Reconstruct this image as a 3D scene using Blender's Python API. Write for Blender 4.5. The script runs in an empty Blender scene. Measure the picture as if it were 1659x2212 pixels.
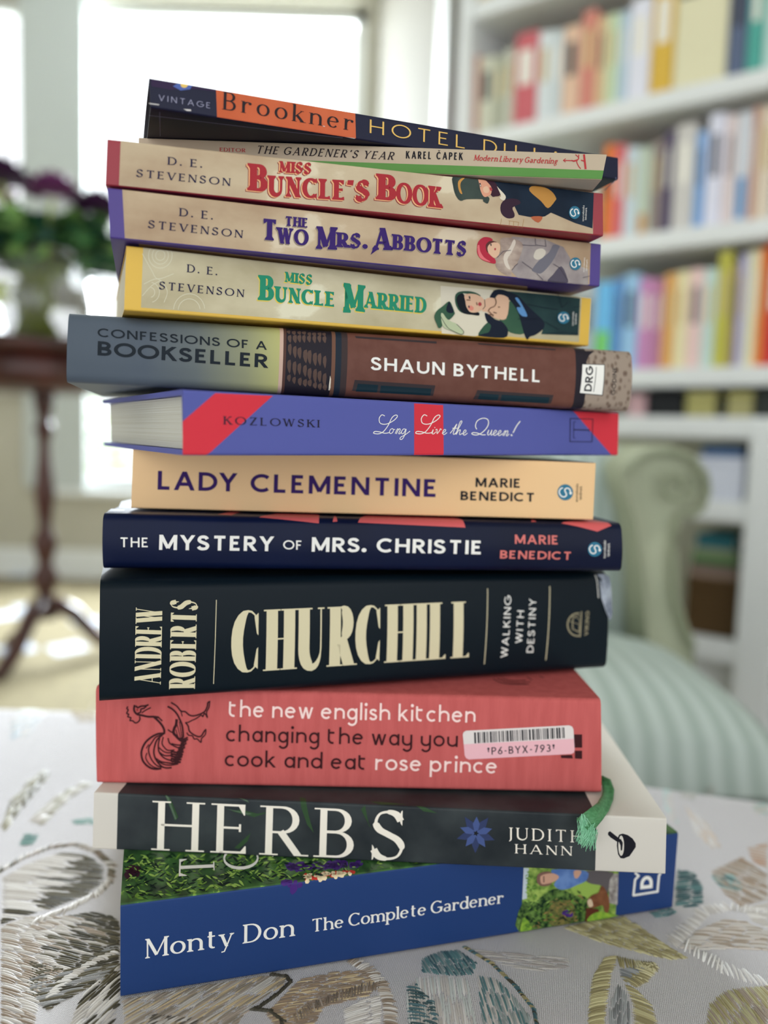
import bpy, bmesh, math, random
from mathutils import Vector, Matrix
from mathutils.geometry import tessellate_polygon
R = random.Random(7)
sc = bpy.context.scene
col = sc.collection
PI = math.pi

# ------------------------------------------------------------------ camera, sky, exposure
CZ = 0.62                                   # camera height above the floor
FPX, PITCH, ROLL = 1707.66, 0.093138, 0.031116
IW, IH = 1659, 2212
cp, sp, cr, sr = math.cos(PITCH), math.sin(PITCH), math.cos(ROLL), math.sin(ROLL)
FW = Vector((0, cp, -sp)); _u = Vector((0, sp, cp)); _r = Vector((1, 0, 0))
RT = _r * cr + _u * sr
UP = -_r * sr + _u * cr
CAM = Vector((0, 0, CZ))
cd = bpy.data.cameras.new('camera'); cam = bpy.data.objects.new('camera', cd); col.objects.link(cam)
m = Matrix((RT, UP, -FW)).transposed().to_4x4(); m.translation = CAM
cam.matrix_world = m
cd.sensor_fit = 'VERTICAL'; cd.sensor_height = 34.6; cd.sensor_width = 26
cd.lens = FPX / IH * 34.6
cd.clip_start = 0.02; cd.clip_end = 200
cd.dof.use_dof = True; cd.dof.focus_distance = 0.318
cd.dof.aperture_fstop = cd.lens / 7.6       # an opening of about 7.6 mm
sc.camera = cam
w = bpy.data.worlds.new('overcast_sky'); sc.world = w; w.use_nodes = True
nt = w.node_tree; bg = nt.nodes['Background']
bg.inputs['Color'].default_value = (0.93, 0.97, 1.0, 1); bg.inputs['Strength'].default_value = 2.0
sd = bpy.data.lights.new('window_daylight', 'AREA'); so = bpy.data.objects.new('window_daylight', sd); col.objects.link(so)
sd.shape = 'RECTANGLE'; sd.size = 1.1; sd.size_y = 1.9; sd.energy = 560; sd.color = (0.86, 0.94, 1.0)
so.location = (-.58, 4.5, 1.75); so.rotation_euler = (Vector((0.05, -1, -0.22))).to_track_quat('-Z', 'Y').to_euler()
vs = sc.view_settings; vs.view_transform = 'Standard'; vs.look = 'None'; vs.gamma = 1; vs.use_curve_mapping = False
vs.exposure = 0.1
sc.cycles.use_denoising = True
sc.cycles.max_bounces = 8

# ------------------------------------------------------------------ helpers
def ray(px, py):
    return (FW + RT * ((px - IW / 2) / FPX) + UP * ((IH / 2 - py) / FPX))
def on_y(px, py, y):
    d = ray(px, py); return CAM + d * (y / d.y)
def on_z(px, py, z):
    d = ray(px, py); return CAM + d * ((z - CZ) / d.z)
def on_plane(px, py, p, n):
    d = ray(px, py); return CAM + d * ((p - CAM).dot(n) / d.dot(n))
def lin(c):
    c /= 255.0
    return c / 12.92 if c <= 0.04045 else ((c + 0.055) / 1.055) ** 2.4
def rgb(r, g, b, k=1.0):
    return (min(lin(r) * k, .95), min(lin(g) * k, .95), min(lin(b) * k, .95), 1)
MATS = {}
def mat(name, c, rough=0.6, spec=0.4, k=1.0, **kw):
    if name in MATS: return MATS[name]
    m = bpy.data.materials.new(name); m.use_nodes = True; MATS[name] = m
    if name[:4] == 'ink_' or name[:6] == 'print_': spec = .12
    b = m.node_tree.nodes['Principled BSDF']
    b.inputs['Base Color'].default_value = rgb(*c, k); b.inputs['Roughness'].default_value = rough
    b.inputs['Specular IOR Level'].default_value = spec
    if kw: texture(m, c, k, **kw)
    return m
def texture(m, c, k=1.0, c2=None, scale=20, detail=4, stretch=(1, 1, 1), bump=0, bscale=None, lo=.35, hi=.65, kind='noise', c3=None):
    """procedural colour variation (c..c2[..c3]) and fine relief in object space"""
    nt = m.node_tree; N = nt.nodes; L = nt.links; b = N['Principled BSDF']
    tc = N.new('ShaderNodeTexCoord'); mp = N.new('ShaderNodeMapping'); mp.inputs['Scale'].default_value = stretch
    L.new(tc.outputs['Object'], mp.inputs['Vector'])
    if kind == 'noise':
        t = N.new('ShaderNodeTexNoise'); t.inputs['Scale'].default_value = scale; t.inputs['Detail'].default_value = detail; out = t.outputs['Fac']
    elif kind == 'voronoi':
        t = N.new('ShaderNodeTexVoronoi'); t.inputs['Scale'].default_value = scale; out = t.outputs['Distance']
    else:
        t = N.new('ShaderNodeTexWave'); t.inputs['Scale'].default_value = scale; t.inputs['Distortion'].default_value = detail; out = t.outputs['Fac']
    L.new(mp.outputs[0], t.inputs['Vector'])
    if c2:
        r = N.new('ShaderNodeValToRGB'); e = r.color_ramp.elements
        e[0].position = lo; e[0].color = rgb(*c, k); e[1].position = hi; e[1].color = rgb(*c2, k)
        if c3: x = e.new((lo + hi) / 2 + .12); x.color = rgb(*c3, k)
        L.new(out, r.inputs[0]); L.new(r.outputs[0], b.inputs['Base Color'])
    if bump:
        t2 = N.new('ShaderNodeTexNoise'); t2.inputs['Scale'].default_value = bscale or scale * 6; t2.inputs['Detail'].default_value = 3
        L.new(mp.outputs[0], t2.inputs['Vector'])
        bp = N.new('ShaderNodeBump'); bp.inputs['Strength'].default_value = bump; bp.inputs['Distance'].default_value = .0006
        L.new(t2.outputs['Fac'], bp.inputs['Height']); L.new(bp.outputs[0], b.inputs['Normal'])
    return m

def mesh_obj(name, verts, faces, mats, parent=None, loc=None, smooth=False, midx=None):
    me = bpy.data.meshes.new(name); me.from_pydata([tuple(v) for v in verts], [], faces)
    if not isinstance(mats, (list, tuple)): mats = [mats]
    for q in mats: me.materials.append(q)
    if midx: me.polygons.foreach_set('material_index', midx)
    if smooth: me.polygons.foreach_set('use_smooth', [True] * len(faces))
    me.update()
    o = bpy.data.objects.new(name, me); col.objects.link(o)
    if parent: o.parent = parent
    if loc is not None: o.location = loc
    return o
def bm_obj(name, bm, mats, parent=None, loc=None, smooth=False):
    me = bpy.data.meshes.new(name); bmesh.ops.recalc_face_normals(bm, faces=bm.faces); bm.to_mesh(me); bm.free()
    if not isinstance(mats, (list, tuple)): mats = [mats]
    for q in mats: me.materials.append(q)
    if smooth: me.polygons.foreach_set('use_smooth', [True] * len(me.polygons))
    o = bpy.data.objects.new(name, me); col.objects.link(o)
    if parent: o.parent = parent
    if loc is not None: o.location = loc
    return o
def empty(name, loc, rz=0):
    o = bpy.data.objects.new(name, None); col.objects.link(o); o.location = loc; o.rotation_euler = (0, 0, rz)
    o.empty_display_size = .02; return o
def tag(o, label=None, cat=None, group=None, kind=None):
    if label: o['label'] = label
    if cat: o['category'] = cat
    if group: o['group'] = group
    if kind: o['kind'] = kind
    return o
def bx(bm, x0, x1, y0, y1, z0, z1, bev=0, M=None, seg=1):
    r = bmesh.ops.create_cube(bm, size=1)
    vs = r['verts']
    for v in vs: v.co = Vector(((x0 + x1) / 2 + v.co.x * (x1 - x0), (y0 + y1) / 2 + v.co.y * (y1 - y0), (z0 + z1) / 2 + v.co.z * (z1 - z0)))
    if bev:
        es = list({e for v in vs for e in v.link_edges})
        g = bmesh.ops.bevel(bm, geom=es, offset=bev, segments=seg, affect='EDGES', profile=.5)
        vs = list({v for f in g['faces'] for v in f.verts} | {v for v in vs if v.is_valid})
    if M:
        for v in vs: v.co = M @ v.co
    return vs
def box(name, x0, x1, y0, y1, z0, z1, mt, parent=None, bev=0, seg=1, loc=None, smooth=False):
    bm = bmesh.new(); bx(bm, x0, x1, y0, y1, z0, z1, bev, None, seg); return bm_obj(name, bm, mt, parent, loc, smooth)
def lathe(name, prof, mt, parent=None, n=24, loc=None, cap=True):
    V = []; F = []
    for r, z in prof:
        for i in range(n): a = 2 * PI * i / n; V.append((r * math.cos(a), r * math.sin(a), z))
    for j in range(len(prof) - 1):
        for i in range(n):
            k = (i + 1) % n; F.append((j * n + i, j * n + k, (j + 1) * n + k, (j + 1) * n + i))
    if cap: F.append(tuple(range(n))[::-1]); F.append(tuple((len(prof) - 1) * n + i for i in range(n)))
    return mesh_obj(name, V, F, mt, parent, loc, True)
def tube(V, F, pts, rad, n=8):
    b = len(V); pts = [Vector(p) for p in pts]
    for i, p in enumerate(pts):
        d = (pts[min(i + 1, len(pts) - 1)] - pts[max(i - 1, 0)]).normalized()
        a = d.cross(Vector((0, 0, 1)));
        if a.length < .05: a = d.cross(Vector((0, 1, 0)))
        a.normalize(); c = d.cross(a)
        r = rad(i / (len(pts) - 1)) if callable(rad) else rad
        for k in range(n): t = 2 * PI * k / n; V.append(p + (a * math.cos(t) + c * math.sin(t)) * r)
    for i in range(len(pts) - 1):
        for k in range(n):
            l = (k + 1) % n; F.append((b + i * n + k, b + i * n + l, b + (i + 1) * n + l, b + (i + 1) * n + k))
    F.append(tuple(b + k for k in range(n))[::-1]); F.append(tuple(b + (len(pts) - 1) * n + k for k in range(n)))
# ------------------------------------------------------------------ the room
wall_m = mat('beige_wall_paint', (180, 176, 160), .85, .2, c2=(186, 182, 167), scale=3, bump=.05, bscale=300)
white_m = mat('white_paint', (226, 228, 226), .5, .4, c2=(219, 221, 220), scale=4)
ceil_m = mat('ceiling_paint', (238, 238, 234), .9, .2)
floor_m = mat('beige_carpet', (152, 143, 122), .95, .1, c2=(134, 124, 103), scale=12, bump=.8, bscale=900)
glass_m = bpy.data.materials.new('clear_glass'); glass_m.use_nodes = True
_n = glass_m.node_tree; _b = _n.nodes['Principled BSDF']; _b.inputs['Transmission Weight'].default_value = 1; _b.inputs['Roughness'].default_value = .02; _b.inputs['IOR'].default_value = 1.45
pane_m = bpy.data.materials.new('window_glass'); pane_m.use_nodes = True       # thin pane: mostly clear with a weak reflection
_n = pane_m.node_tree; _n.nodes.remove(_n.nodes['Principled BSDF'])
_t = _n.nodes.new('ShaderNodeBsdfTransparent'); _g = _n.nodes.new('ShaderNodeBsdfGlossy'); _g.inputs['Roughness'].default_value = .02
_x = _n.nodes.new('ShaderNodeMixShader'); _x.inputs[0].default_value = .06
_n.links.new(_t.outputs[0], _x.inputs[1]); _n.links.new(_g.outputs[0], _x.inputs[2]); _n.links.new(_x.outputs[0], _n.nodes['Material Output'].inputs['Surface'])

def struct(o): o['kind'] = 'structure'; return o
WY = 3.25
struct(box('floor', -3.2, 3.4, -2.6, WY + .25, -.05, 0, floor_m))
struct(box('ceiling', -3.2, 3.4, -2.6, WY + .25, 2.5, 2.55, ceil_m))
struct(box('wall_left', -3.3, -3.2, -2.6, WY + .25, 0, 2.5, wall_m))
# window wall: pier strips round the two openings (opening 1 left of the thick post, opening 2 right of it)
def wallbox(bm, x0, x1, z0, z1): bx(bm, x0, x1, WY, WY + .22, z0, z1)
SILL2, SILL1, HEAD = .375, .78, 2.32
bm = bmesh.new()
wallbox(bm, -3.2, -2.55, 0, 2.5); wallbox(bm, -2.55, -1.475, 0, SILL1); wallbox(bm, -2.55, -.125, HEAD, 2.5)
wallbox(bm, -1.475, -.125, 0, SILL2); wallbox(bm, -1.475, -1.355, SILL2, HEAD); wallbox(bm, -.125, .15, 0, 2.5)
struct(bm_obj('wall_back', bm, wall_m))
def window(name, x0, x1, z0, z1, cols):
    t = struct(empty(name, ((x0 + x1) / 2, WY, z0)))
    cx = (x0 + x1) / 2; L = (cx, WY, z0)
    bm = bmesh.new(); h = z1 - z0; a, b = x0 - cx, x1 - cx
    for q in ((a, a + .05, 0, h), (b - .05, b, 0, h), (a, b, 0, .05), (a, b, h - .05, h)): bx(bm, q[0], q[1], .08, .15, q[2], q[3], .004)
    bm_obj('window_frame', bm, white_m, t)
    for c in range(1, cols):
        x = a + (b - a) * c / cols; box('glazing_bar', x - .018, x + .018, .09, .14, .05, h - .05, white_m, t, .003)
    for c in range(cols):
        x = a + (b - a) * c / cols; y = a + (b - a) * (c + 1) / cols
        box('pane', x + .02, y - .02, .112, .116, .05, h - .05, pane_m, t)
    box('window_sill', a - .03, b + .03, -.04, .08, -.03, 0, white_m, t, .006)
    return t
window('window_1', -2.55, -1.475, SILL1, HEAD, 1)
window('window_2', -1.355, -.125, SILL2, HEAD, 1)
# the thick white post between the two windows
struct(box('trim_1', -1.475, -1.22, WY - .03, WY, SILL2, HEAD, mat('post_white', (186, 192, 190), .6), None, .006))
struct(box('baseboard_back', -3.2, .15, WY - .018, WY, 0, .12, white_m, None, .004))
# slanting wall between the window wall and the bookcase
A = Vector((-.125, WY + .2, 0)); Bp = Vector((.135, 2.16, 0))
def slab(name, A, Bp, th, z0, z1, mt, side=1, parent=None):
    d = (Bp - A).normalized(); n = Vector((-d.y, d.x, 0)) * th * side
    P = [A, Bp, Bp + n, A + n]; V = [(p.x, p.y, z0) for p in P] + [(p.x, p.y, z1) for p in P]
    bm = bmesh.new(); vs = [bm.verts.new(v) for v in V]
    for f in ((0, 1, 2, 3), (4, 5, 6, 7), (0, 1, 5, 4), (1, 2, 6, 5), (2, 3, 7, 6), (3, 0, 4, 7)): bm.faces.new([vs[i] for i in f])
    return bm_obj(name, bm, mt, parent)
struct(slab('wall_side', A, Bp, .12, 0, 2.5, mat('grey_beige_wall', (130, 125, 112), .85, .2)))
struct(slab('trim_2', Bp + Vector((-.004, -.02, 0)), Bp + Vector((-.02, .06, 0)), .012, 0, 2.5, white_m))
# garden seen through the glass
lawn = struct(box('ground', -30, 30, WY + .4, 40, -.3, -.25, mat('pale_patio', (214, 214, 204), .9, .1, c2=(200, 204, 190), scale=3)))  # lawn coloured near white, the outdoor glare put into its colour
def bush(name, c, r, n, mt, label, seed):
    rr = random.Random(seed); V = []; F = []; ms = []
    for i in range(n):
        a = rr.uniform(0, 2 * PI); b = math.acos(rr.uniform(-.3, 1)); q = r * rr.uniform(.55, 1) * (1 + .18 * math.sin(3 * a + seed))
        p = Vector((q * math.sin(b) * math.cos(a), q * math.sin(b) * math.sin(a), q * math.cos(b) * 1.1))
        s = rr.uniform(.03, .055); d = Vector((rr.gauss(0, 1), rr.gauss(0, 1), rr.gauss(0, 1))).normalized(); e = d.cross(Vector((rr.gauss(0, 1), rr.gauss(0, 1), 1))).normalized()
        k = len(V); V += [p - d * s, p + e * s * .45, p + d * s, p - e * s * .45]; F.append((k, k + 1, k + 2, k + 3)); ms.append(i % len(mt))
    t = empty(name, c); tag(t, label, 'shrub')
    tag(mesh_obj('foliage', V, F, mt, t, None, False, ms), kind='stuff')
    V = []; F = []
    for k in range(5): tube(V, F, [(0, 0, -c[2] - .25), (.1 * math.cos(k), .1 * math.sin(k), 0), (.5 * r * math.cos(k * 1.3), .5 * r * math.sin(k * 1.3), r * .5)], lambda u: .025 - .015 * u, 5)
    mesh_obj('stem', V, F, mat('bark', (92, 74, 55)), t)
lf = [mat('leaf_light', (196, 220, 130), .6, .3), mat('leaf_mid', (156, 190, 110), .6, .3), mat('leaf_dark', (104, 142, 92), .6, .3)]
bush('garden_shrub', (-2.35, 4.9, .35), .62, 2200, lf, 'bright green shrub outside the window behind the flower vase', 1)
bush('garden_shrub', (-1.1, 6.4, .1), .5, 1600, [lf[0], mat('leaf_yellow', (214, 214, 96), .6, .3)], 'yellow green shrub outside, right of the window post', 2)

# ------------------------------------------------------------------ bookcase built along the right wall
D = Vector((-.81, .586, 0)).normalized()          # along the front, to the left and away
NB = Vector((.586, .81, 0)).normalized()          # into the shelves
O = Vector((.64, 1.70, 0))
RZ = math.atan2(D.y, D.x) + PI                    # local +x runs to the right along the front, local +y into the case
bc = empty('bookcase', O, RZ)
tag(bc, 'white painted built-in bookcase full of upright books, right of the window', 'bookcase')
XL, XR = -.60, 1.25; DEP = .27
def px2l(px, py, yy=0.0):
    """pixel -> local (x, z) on a plane parallel to the bookcase front, yy behind it"""
    p = on_plane(px, py, O + NB * yy, NB); return (p - O).dot(-D), p.z
shm = mat('bookcase_white', (236, 238, 238), .55, .35, c2=(230, 233, 233), scale=4)
SH = [px2l(1480, 205)[1], px2l(1480, 512)[1], px2l(1480, 814)[1]]
TOPZ = SH[0] + .31
for z in [TOPZ + .30, TOPZ] + SH: box('shelf', XL + .02, XR - .02, 0, DEP, z - .02, z + .02, shm, bc, .004)
for z in (px2l(1580, 925)[1], px2l(1560, 1112)[1] + .01, px2l(1560, 1400)[1]): box('lower_shelf', .02 if z < .6 else XL + .02, XR - .02, -.04, DEP, z - .022, z + .022, shm, bc, .004)
box('back_panel', XL, XR, DEP, DEP + .02, 0, 2.35, mat('case_back', (196, 194, 182), .7), bc)
box('side_panel', XL - .0, XL + .03, -.01, DEP, 0, 2.35, shm, bc, .003)
box('side_panel', XR - .03, XR, -.01, DEP, 0, 2.35, shm, bc, .003)
xu = px2l(1608, 1250)[0]
box('upright', xu, xu + .07, -.045, DEP - .01, 0, SH[2] - .1, shm, bc, .003)
box('plinth', XL + .03, XR - .03, .02, .05, 0, px2l(1560, 1400)[1] - .02, shm, bc)
box('cornice', XL - .02, XR + .02, -.03, .0, 2.27, 2.35, shm, bc, .008)
struct(box('wall_right', 3.3, 3.4, -2.6, WY, 0, 2.5, wall_m))

page_m = mat('paper_pages', (226, 218, 198), .8, .2, c2=(206, 196, 172), scale=60, stretch=(.05, .05, 30), lo=.3, hi=.7)
def shelf_book(x0, x1, z0, h, dep, c, label, group, lean=0, band=None, y0=.025):
    c = tuple(c); wdt = x1 - x0
    o = empty('shelved_book', (0, 0, 0)); o.parent = None
    P = O - D * ((x0 + x1) / 2) + NB * y0; o.location = (P.x, P.y, z0); o.rotation_euler = (0, lean, RZ)
    tag(o, label, 'book', group)
    mt = mat('cloth_%d_%d_%d' % c, c, .6, .35, k=1.05)
    a, b = -wdt / 2 + .0006, wdt / 2 - .0006; n = 5; r = min(.006, wdt * .25); t = .0018
    # cover: U section with a rounded spine
    out = [(a, dep)] + [(a + (1 - math.cos(PI * i / (2 * n))) * r, r - math.sin(PI * i / (2 * n)) * r) for i in range(n + 1)]
    out += [(b - (1 - math.cos(PI * i / (2 * n))) * r, r - math.sin(PI * i / (2 * n)) * r) for i in range(n, -1, -1)] + [(b, dep)]
    inn = [(a + t, dep), (a + t, r + .001), (b - t, r + .001), (b - t, dep)]
    V = [(x, y, 0) for x, y in out] + [(x, y, h) for x, y in out]; k = len(out); F = [(i, i + 1, k + i + 1, k + i) for i in range(k - 1)]
    j = len(V); V += [(x, y, 0) for x, y in inn] + [(x, y, h) for x, y in inn]; F += [(j + i + 1, j + i, j + 4 + i, j + 5 + i) for i in range(3)]
    F += [(0, j, j + 4, k), (k - 1, 2 * k - 1, j + 7, j + 3)]
    F += [tuple(range(k, 2 * k)) + (j + 7, j + 6, j + 5, j + 4), tuple(range(k - 1, -1, -1)) + (j, j + 1, j + 2, j + 3)]
    mesh_obj('cover', V, F, mt, o)
    box('page_block', a + t, b - t, r + .002, dep - .003, .003, h - .003, page_m, o)
    if band:
        bz0, bz1, bcx = band
        box('spine_band', a + r, b - r, -.0004, .0006, h * bz0, h * bz1, mat('cloth_%d_%d_%d' % tuple(bcx), bcx, .6, .35, k=1.05), o)
    else:
        box('spine_label', a + r + wdt * .1, b - r - wdt * .1, -.0004, .0006, h * .45, h * .82, mat('cloth_label_%d' % (sum(c) % 3), ((240, 236, 226), (60, 60, 70), (212, 190, 140))[sum(c) % 3], .6), o)
    return o
ORD = ['first', 'second', 'third', 'fourth', 'fifth', 'sixth', 'seventh', 'eighth', 'ninth', 'tenth', 'eleventh', 'twelfth', 'thirteenth', 'fourteenth', 'fifteenth', 'sixteenth', 'seventeenth', 'eighteenth']
def row(edges, z, ypx, shelfname, grp):
    """edges: (pixel x of the left edge, height m, colour, colour word[, band])"""
    for i in range(len(edges) - 1):
        e = edges[i]
        if e[2] is None: continue
        x0 = px2l(e[0], ypx, .02)[0]; x1 = px2l(edges[i + 1][0], ypx, .02)[0]
        shelf_book(x0, x1, z + .02, e[1], .155 + .02 * R.random(), e[2], '%s book upright on the %s bookcase shelf, %s from its left end' % (e[3], shelfname, ORD[i]), grp, 0, e[4] if len(e) > 4 else None)
row([(985, .195, (196, 132, 112), 'reddish brown'), (1031, .185, (212, 212, 192), 'greyish cream'), (1063, .18, (176, 178, 158), 'grey green'), (1085, .19, (200, 200, 184), 'pale grey'),
     (1107, .215, (204, 104, 112), 'pinkish red'), (1156, .205, (222, 228, 230), 'white'), (1185, .2, (206, 214, 216), 'pale blue grey'), (1210, .2, (228, 192, 166), 'peach'),
     (1248, .222, (214, 138, 124), 'salmon'), (1280, .2, (222, 190, 150), 'tan'), (1302, .2, (204, 220, 184), 'pale green'), (1328, .198, (188, 208, 222), 'pale blue'),
     (1350, .215, (228, 228, 240), 'lilac white'), (1398, .245, (218, 178, 72), 'mustard yellow'), (1448, .235, (226, 220, 186), 'thick cream', (.80, .99, (52, 54, 56))),
     (1562, .23, (92, 104, 132), 'slate blue'), (1603, .232, (82, 166, 154), 'teal'), (1640, .21, (196, 226, 220), 'pale mint'), (1700,)], SH[0], 200, 'upper', 'books on the upper shelf')
row([(1215, .18, (150, 160, 150), 'grey'), (1262, .18, (120, 140, 130), 'dark green grey'), (1299, .21, (232, 128, 52), 'orange'), (1321, .205, (222, 112, 116), 'coral red'), (1346, .195, (206, 218, 226), 'pale blue'), (1375, .19, (196, 208, 190), 'sage', (.0, .25, (206, 150, 90))),
     (1403, .2, (150, 136, 130), 'brown grey'), (1427, .215, (92, 82, 108), 'dark purple grey'), (1451, .222, (208, 204, 200), 'light grey'), (1497, .2, (132, 172, 222), 'sky blue'),
     (1520, .23, (226, 226, 242), 'wide lilac white'), (1558, .222, (230, 214, 214), 'pinkish white'), (1584, .222, (214, 218, 226), 'pale grey', (.05, .42, (72, 136, 192))), (1616, .228, (206, 158, 140), 'thin brown pink'),
     (1630, .225, (226, 210, 190), 'peach cream'), (1664, .22, (210, 214, 216), 'ash grey'), (1700,)], SH[1], 400, 'middle', 'books on the middle shelf')
row([(1240, .2, (180, 186, 190), 'grey'), (1282, .2, (112, 186, 236), 'bright blue', (.0, .45, (124, 206, 92))), (1321, .205, (100, 148, 206), 'mid blue'), (1342, .212, (160, 202, 236), 'light blue'), (1375, .2, (206, 146, 194), 'mauve pink'),
     (1404, .195, (194, 132, 166), 'dusky mauve'), (1428, .205, (228, 172, 100), 'orange tan'), (1454, .208, (240, 230, 186), 'cream yellow'), (1482, .21, (240, 208, 204), 'pale pink'),
     (1514, .208, (204, 226, 220), 'pale mint'), (1542, .24, (198, 194, 84), 'olive yellow'), (1572, .212, (166, 144, 96), 'tan brown'), (1587, .23, (186, 182, 216), 'lavender'), (1606, .235, (234, 230, 196), 'pale yellow'),
     (1631, .238, (240, 148, 70), 'orange'), (1648, .25, (212, 56, 56), 'bright red'), (1700, )], SH[2], 690, 'lower', 'books on the lower shelf')
row([(1000, .2, (206, 190, 160), 'tan'), (1060, .2, (210, 210, 205), 'grey white'), (1120, .2, (180, 190, 200), 'blue grey'), (1180, )], TOPZ, 20, 'topmost', 'books on the topmost shelf')
# lower part: dark boxes, a row of olive tins, white file box with a blue folder, teal and green books
def on_case(name, px0, px1, py0, py1, yy, dep, mt, label, cat, parts=None, group=None):
    x0, za = px2l(px0, py0, yy); x1, zb = px2l(px1, (py1), yy); zt, z0 = max(za, zb), min(za, zb)
    P = O - D * ((x0 + x1) / 2) + NB * yy; t = empty(name, (P.x, P.y, z0), RZ); tag(t, label, cat, group); return t, (x1 - x0) / 2, zt - z0
zlow = px2l(1580, 925)[1] + .022
def stand(name, px0, px1, py, h, yy, dep, c, label, cat, body='body', lid='lid', z=None, lidc=None):
    x0 = px2l(px0, py, yy)[0]; x1 = px2l(px1, py, yy)[0]; P = O - D * ((x0 + x1) / 2) + NB * yy
    t = empty(name, (P.x, P.y, zlow if z is None else z), RZ); tag(t, label, cat); wd = (x1 - x0) / 2 - .001
    mt = mat('box_%d_%d_%d' % c, c, .6, .3)
    box(body, -wd, wd, 0, dep, 0, h * .8, mt, t, .003); lc = lidc or c
    box(lid, -wd - .0006, wd + .0006, -.001, dep + .001, h * .8, h, mat('box_%d_%d_%d' % lc, lc, .6, .3), t, .003)
    return t
hsp = SH[2] - .02 - zlow
stand('storage_box', 1395, 1478, 890, hsp * .92, .03, .2, (26, 28, 32), 'black storage box under the lower bookshelf', 'box')
stand('storage_box', 1352, 1394, 890, hsp * .8, .03, .2, (206, 168, 172), 'pinkish storage box left of the black one in the bookcase', 'box')
stand('game_box', 1479, 1545, 890, hsp * .86, .02, .2, (170, 164, 104), 'olive yellow box right of the black box in the bookcase', 'box', lidc=(178, 172, 112))
stand('game_box', 1547, 1566, 890, hsp * .6, .02, .2, (52, 54, 46), 'narrow dark box between two olive boxes in the bookcase', 'box')
stand('game_box', 1568, 1625, 890, hsp * .84, .02, .2, (166, 160, 110), 'olive yellow box nearest the right frame edge', 'box', lidc=(176, 170, 104))
stand('storage_box', 1628, 1690, 890, hsp * .9, .02, .2, (46, 50, 46), 'dark green grey box at the right edge of the picture', 'box')
z2 = px2l(1560, 1112)[1] + .032
zt2 = px2l(1580, 925)[1] - .022
stand('file_box', 1500, 1606, 1040, (zt2 - z2) * .7, -.03, .25, (214, 218, 232), 'white file box under the white ledge of the bookcase', 'box', z=z2)
stand('blue_folder', 1515, 1604, 975, (zt2 - z2) * .16, -.025, .2, (52, 92, 140), 'blue folder lying on the white file box', 'folder', body='folder_back', lid='folder_front', z=z2 + (zt2 - z2) * .7 + .0005)
z3 = px2l(1560, 1400)[1] + .022
zt3 = px2l(1560, 1112)[1] - .012; hh = zt3 - z3
stand('wicker_basket', 1478, 1604, 1330, hh * .50, .0, .24, (84, 62, 34), 'brown basket on the bottom shelf of the bookcase', 'basket', body='basket_body', lid='basket_rim', z=z3)
for k, (f0, f1, c, lb) in enumerate([(.50, .56, (150, 128, 116), 'brown pink'), (.56, .62, (112, 96, 90), 'grey brown'), (.62, .70, (92, 130, 82), 'green'), (.70, .75, (150, 156, 130), 'pale olive'), (.75, .86, (30, 100, 112), 'dark teal')]):
    x0 = px2l(1482, 1250, .0)[0]; x1 = px2l(1600, 1250, .0)[0]; P = O - D * ((x0 + x1) / 2); wd = (x1 - x0) / 2 - .004 - .003 * k
    t = empty('flat_book', (P.x, P.y, z3 + hh * f0 + .0004 * (k + 1)), RZ); tag(t, '%s book lying flat on the pile over the basket' % lb, 'book', None)
    H_ = hh * (f1 - f0) - .0004; cm = mat('cloth_%d_%d_%d' % c, c, .6)
    box('cover', -wd, wd, .004, .2, 0, .003, cm, t); box('cover', -wd, wd, .004, .2, H_ - .003, H_, cm, t); box('spine', -wd, wd, .001, .004, 0, H_, cm, t)
    box('page_block', -wd + .004, wd - .004, .005, .19, .003, H_ - .003, page_m, t)

# ------------------------------------------------------------------ wine table with vase, left background
TX, TY = on_y(97, 1100, 2.05).x, 2.05
wood = mat('dark_mahogany', (74, 34, 28), .3, .5, c2=(48, 20, 17), scale=18, stretch=(1, 1, .15))
tb = empty('pedestal_table', (TX, TY, 0)); tag(tb, 'small round dark mahogany tripod table with a turned leg, left behind the books', 'table')
TZ = .62 + .205
lathe('table_top', [(.0, TZ - .028), (.20, TZ - .028), (.226, TZ - .018), (.228, TZ - .008), (.222, TZ), (.0, TZ)], wood, tb, 48)
lathe('frieze', [(.0, TZ - .115), (.165, TZ - .115), (.19, TZ - .10), (.20, TZ - .03), (.0, TZ - .03)], wood, tb, 40)
pr = [(.03, .12), (.036, .14), (.03, .17), (.019, .185), (.026, .20), (.034, .225), (.026, .25), (.017, .265), (.024, .29), (.032, .32), (.024, .345), (.016, .36), (.02, .40), (.026, .45), (.022, .50), (.017, .54), (.015, .58), (.018, .60), (.027, .615), (.018, .632), (.017, .65), (.023, .67), (.027, .70), (.027, TZ - .112)]
lathe('turned_leg', pr, wood, tb, 20)
for k in range(3):
    a = .35 + k * 2 * PI / 3; V = []; F = []
    tube(V, F, [(.02 * math.cos(a), .02 * math.sin(a), .16), (.07 * math.cos(a), .07 * math.sin(a), .13), (.13 * math.cos(a), .13 * math.sin(a), .06), (.19 * math.cos(a), .19 * math.sin(a), .02), (.215 * math.cos(a), .215 * math.sin(a), .017)], lambda u: .024 - .008 * u, 8)
    mesh_obj('foot', V, F, wood, tb, None, True)
va = empty('glass_vase', (TX - .02, TY, TZ)); tag(va, 'clear glass vase of water and stems on the round mahogany table', 'vase')
lathe('vase_glass', [(.0, .0005), (.07, .0005), (.088, .02), (.098, .09), (.092, .16), (.072, .20), (.08, .225), (.077, .225), (.069, .20), (.088, .16), (.094, .09), (.084, .024), (.06, .012), (.0, .012)], glass_m, va, 32, None, False)
lathe('water', [(.0, .013), (.059, .0135), (.083, .025), (.0925, .09), (.09, .13), (.0, .13)], glass_m, va, 32, None, False)
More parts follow.
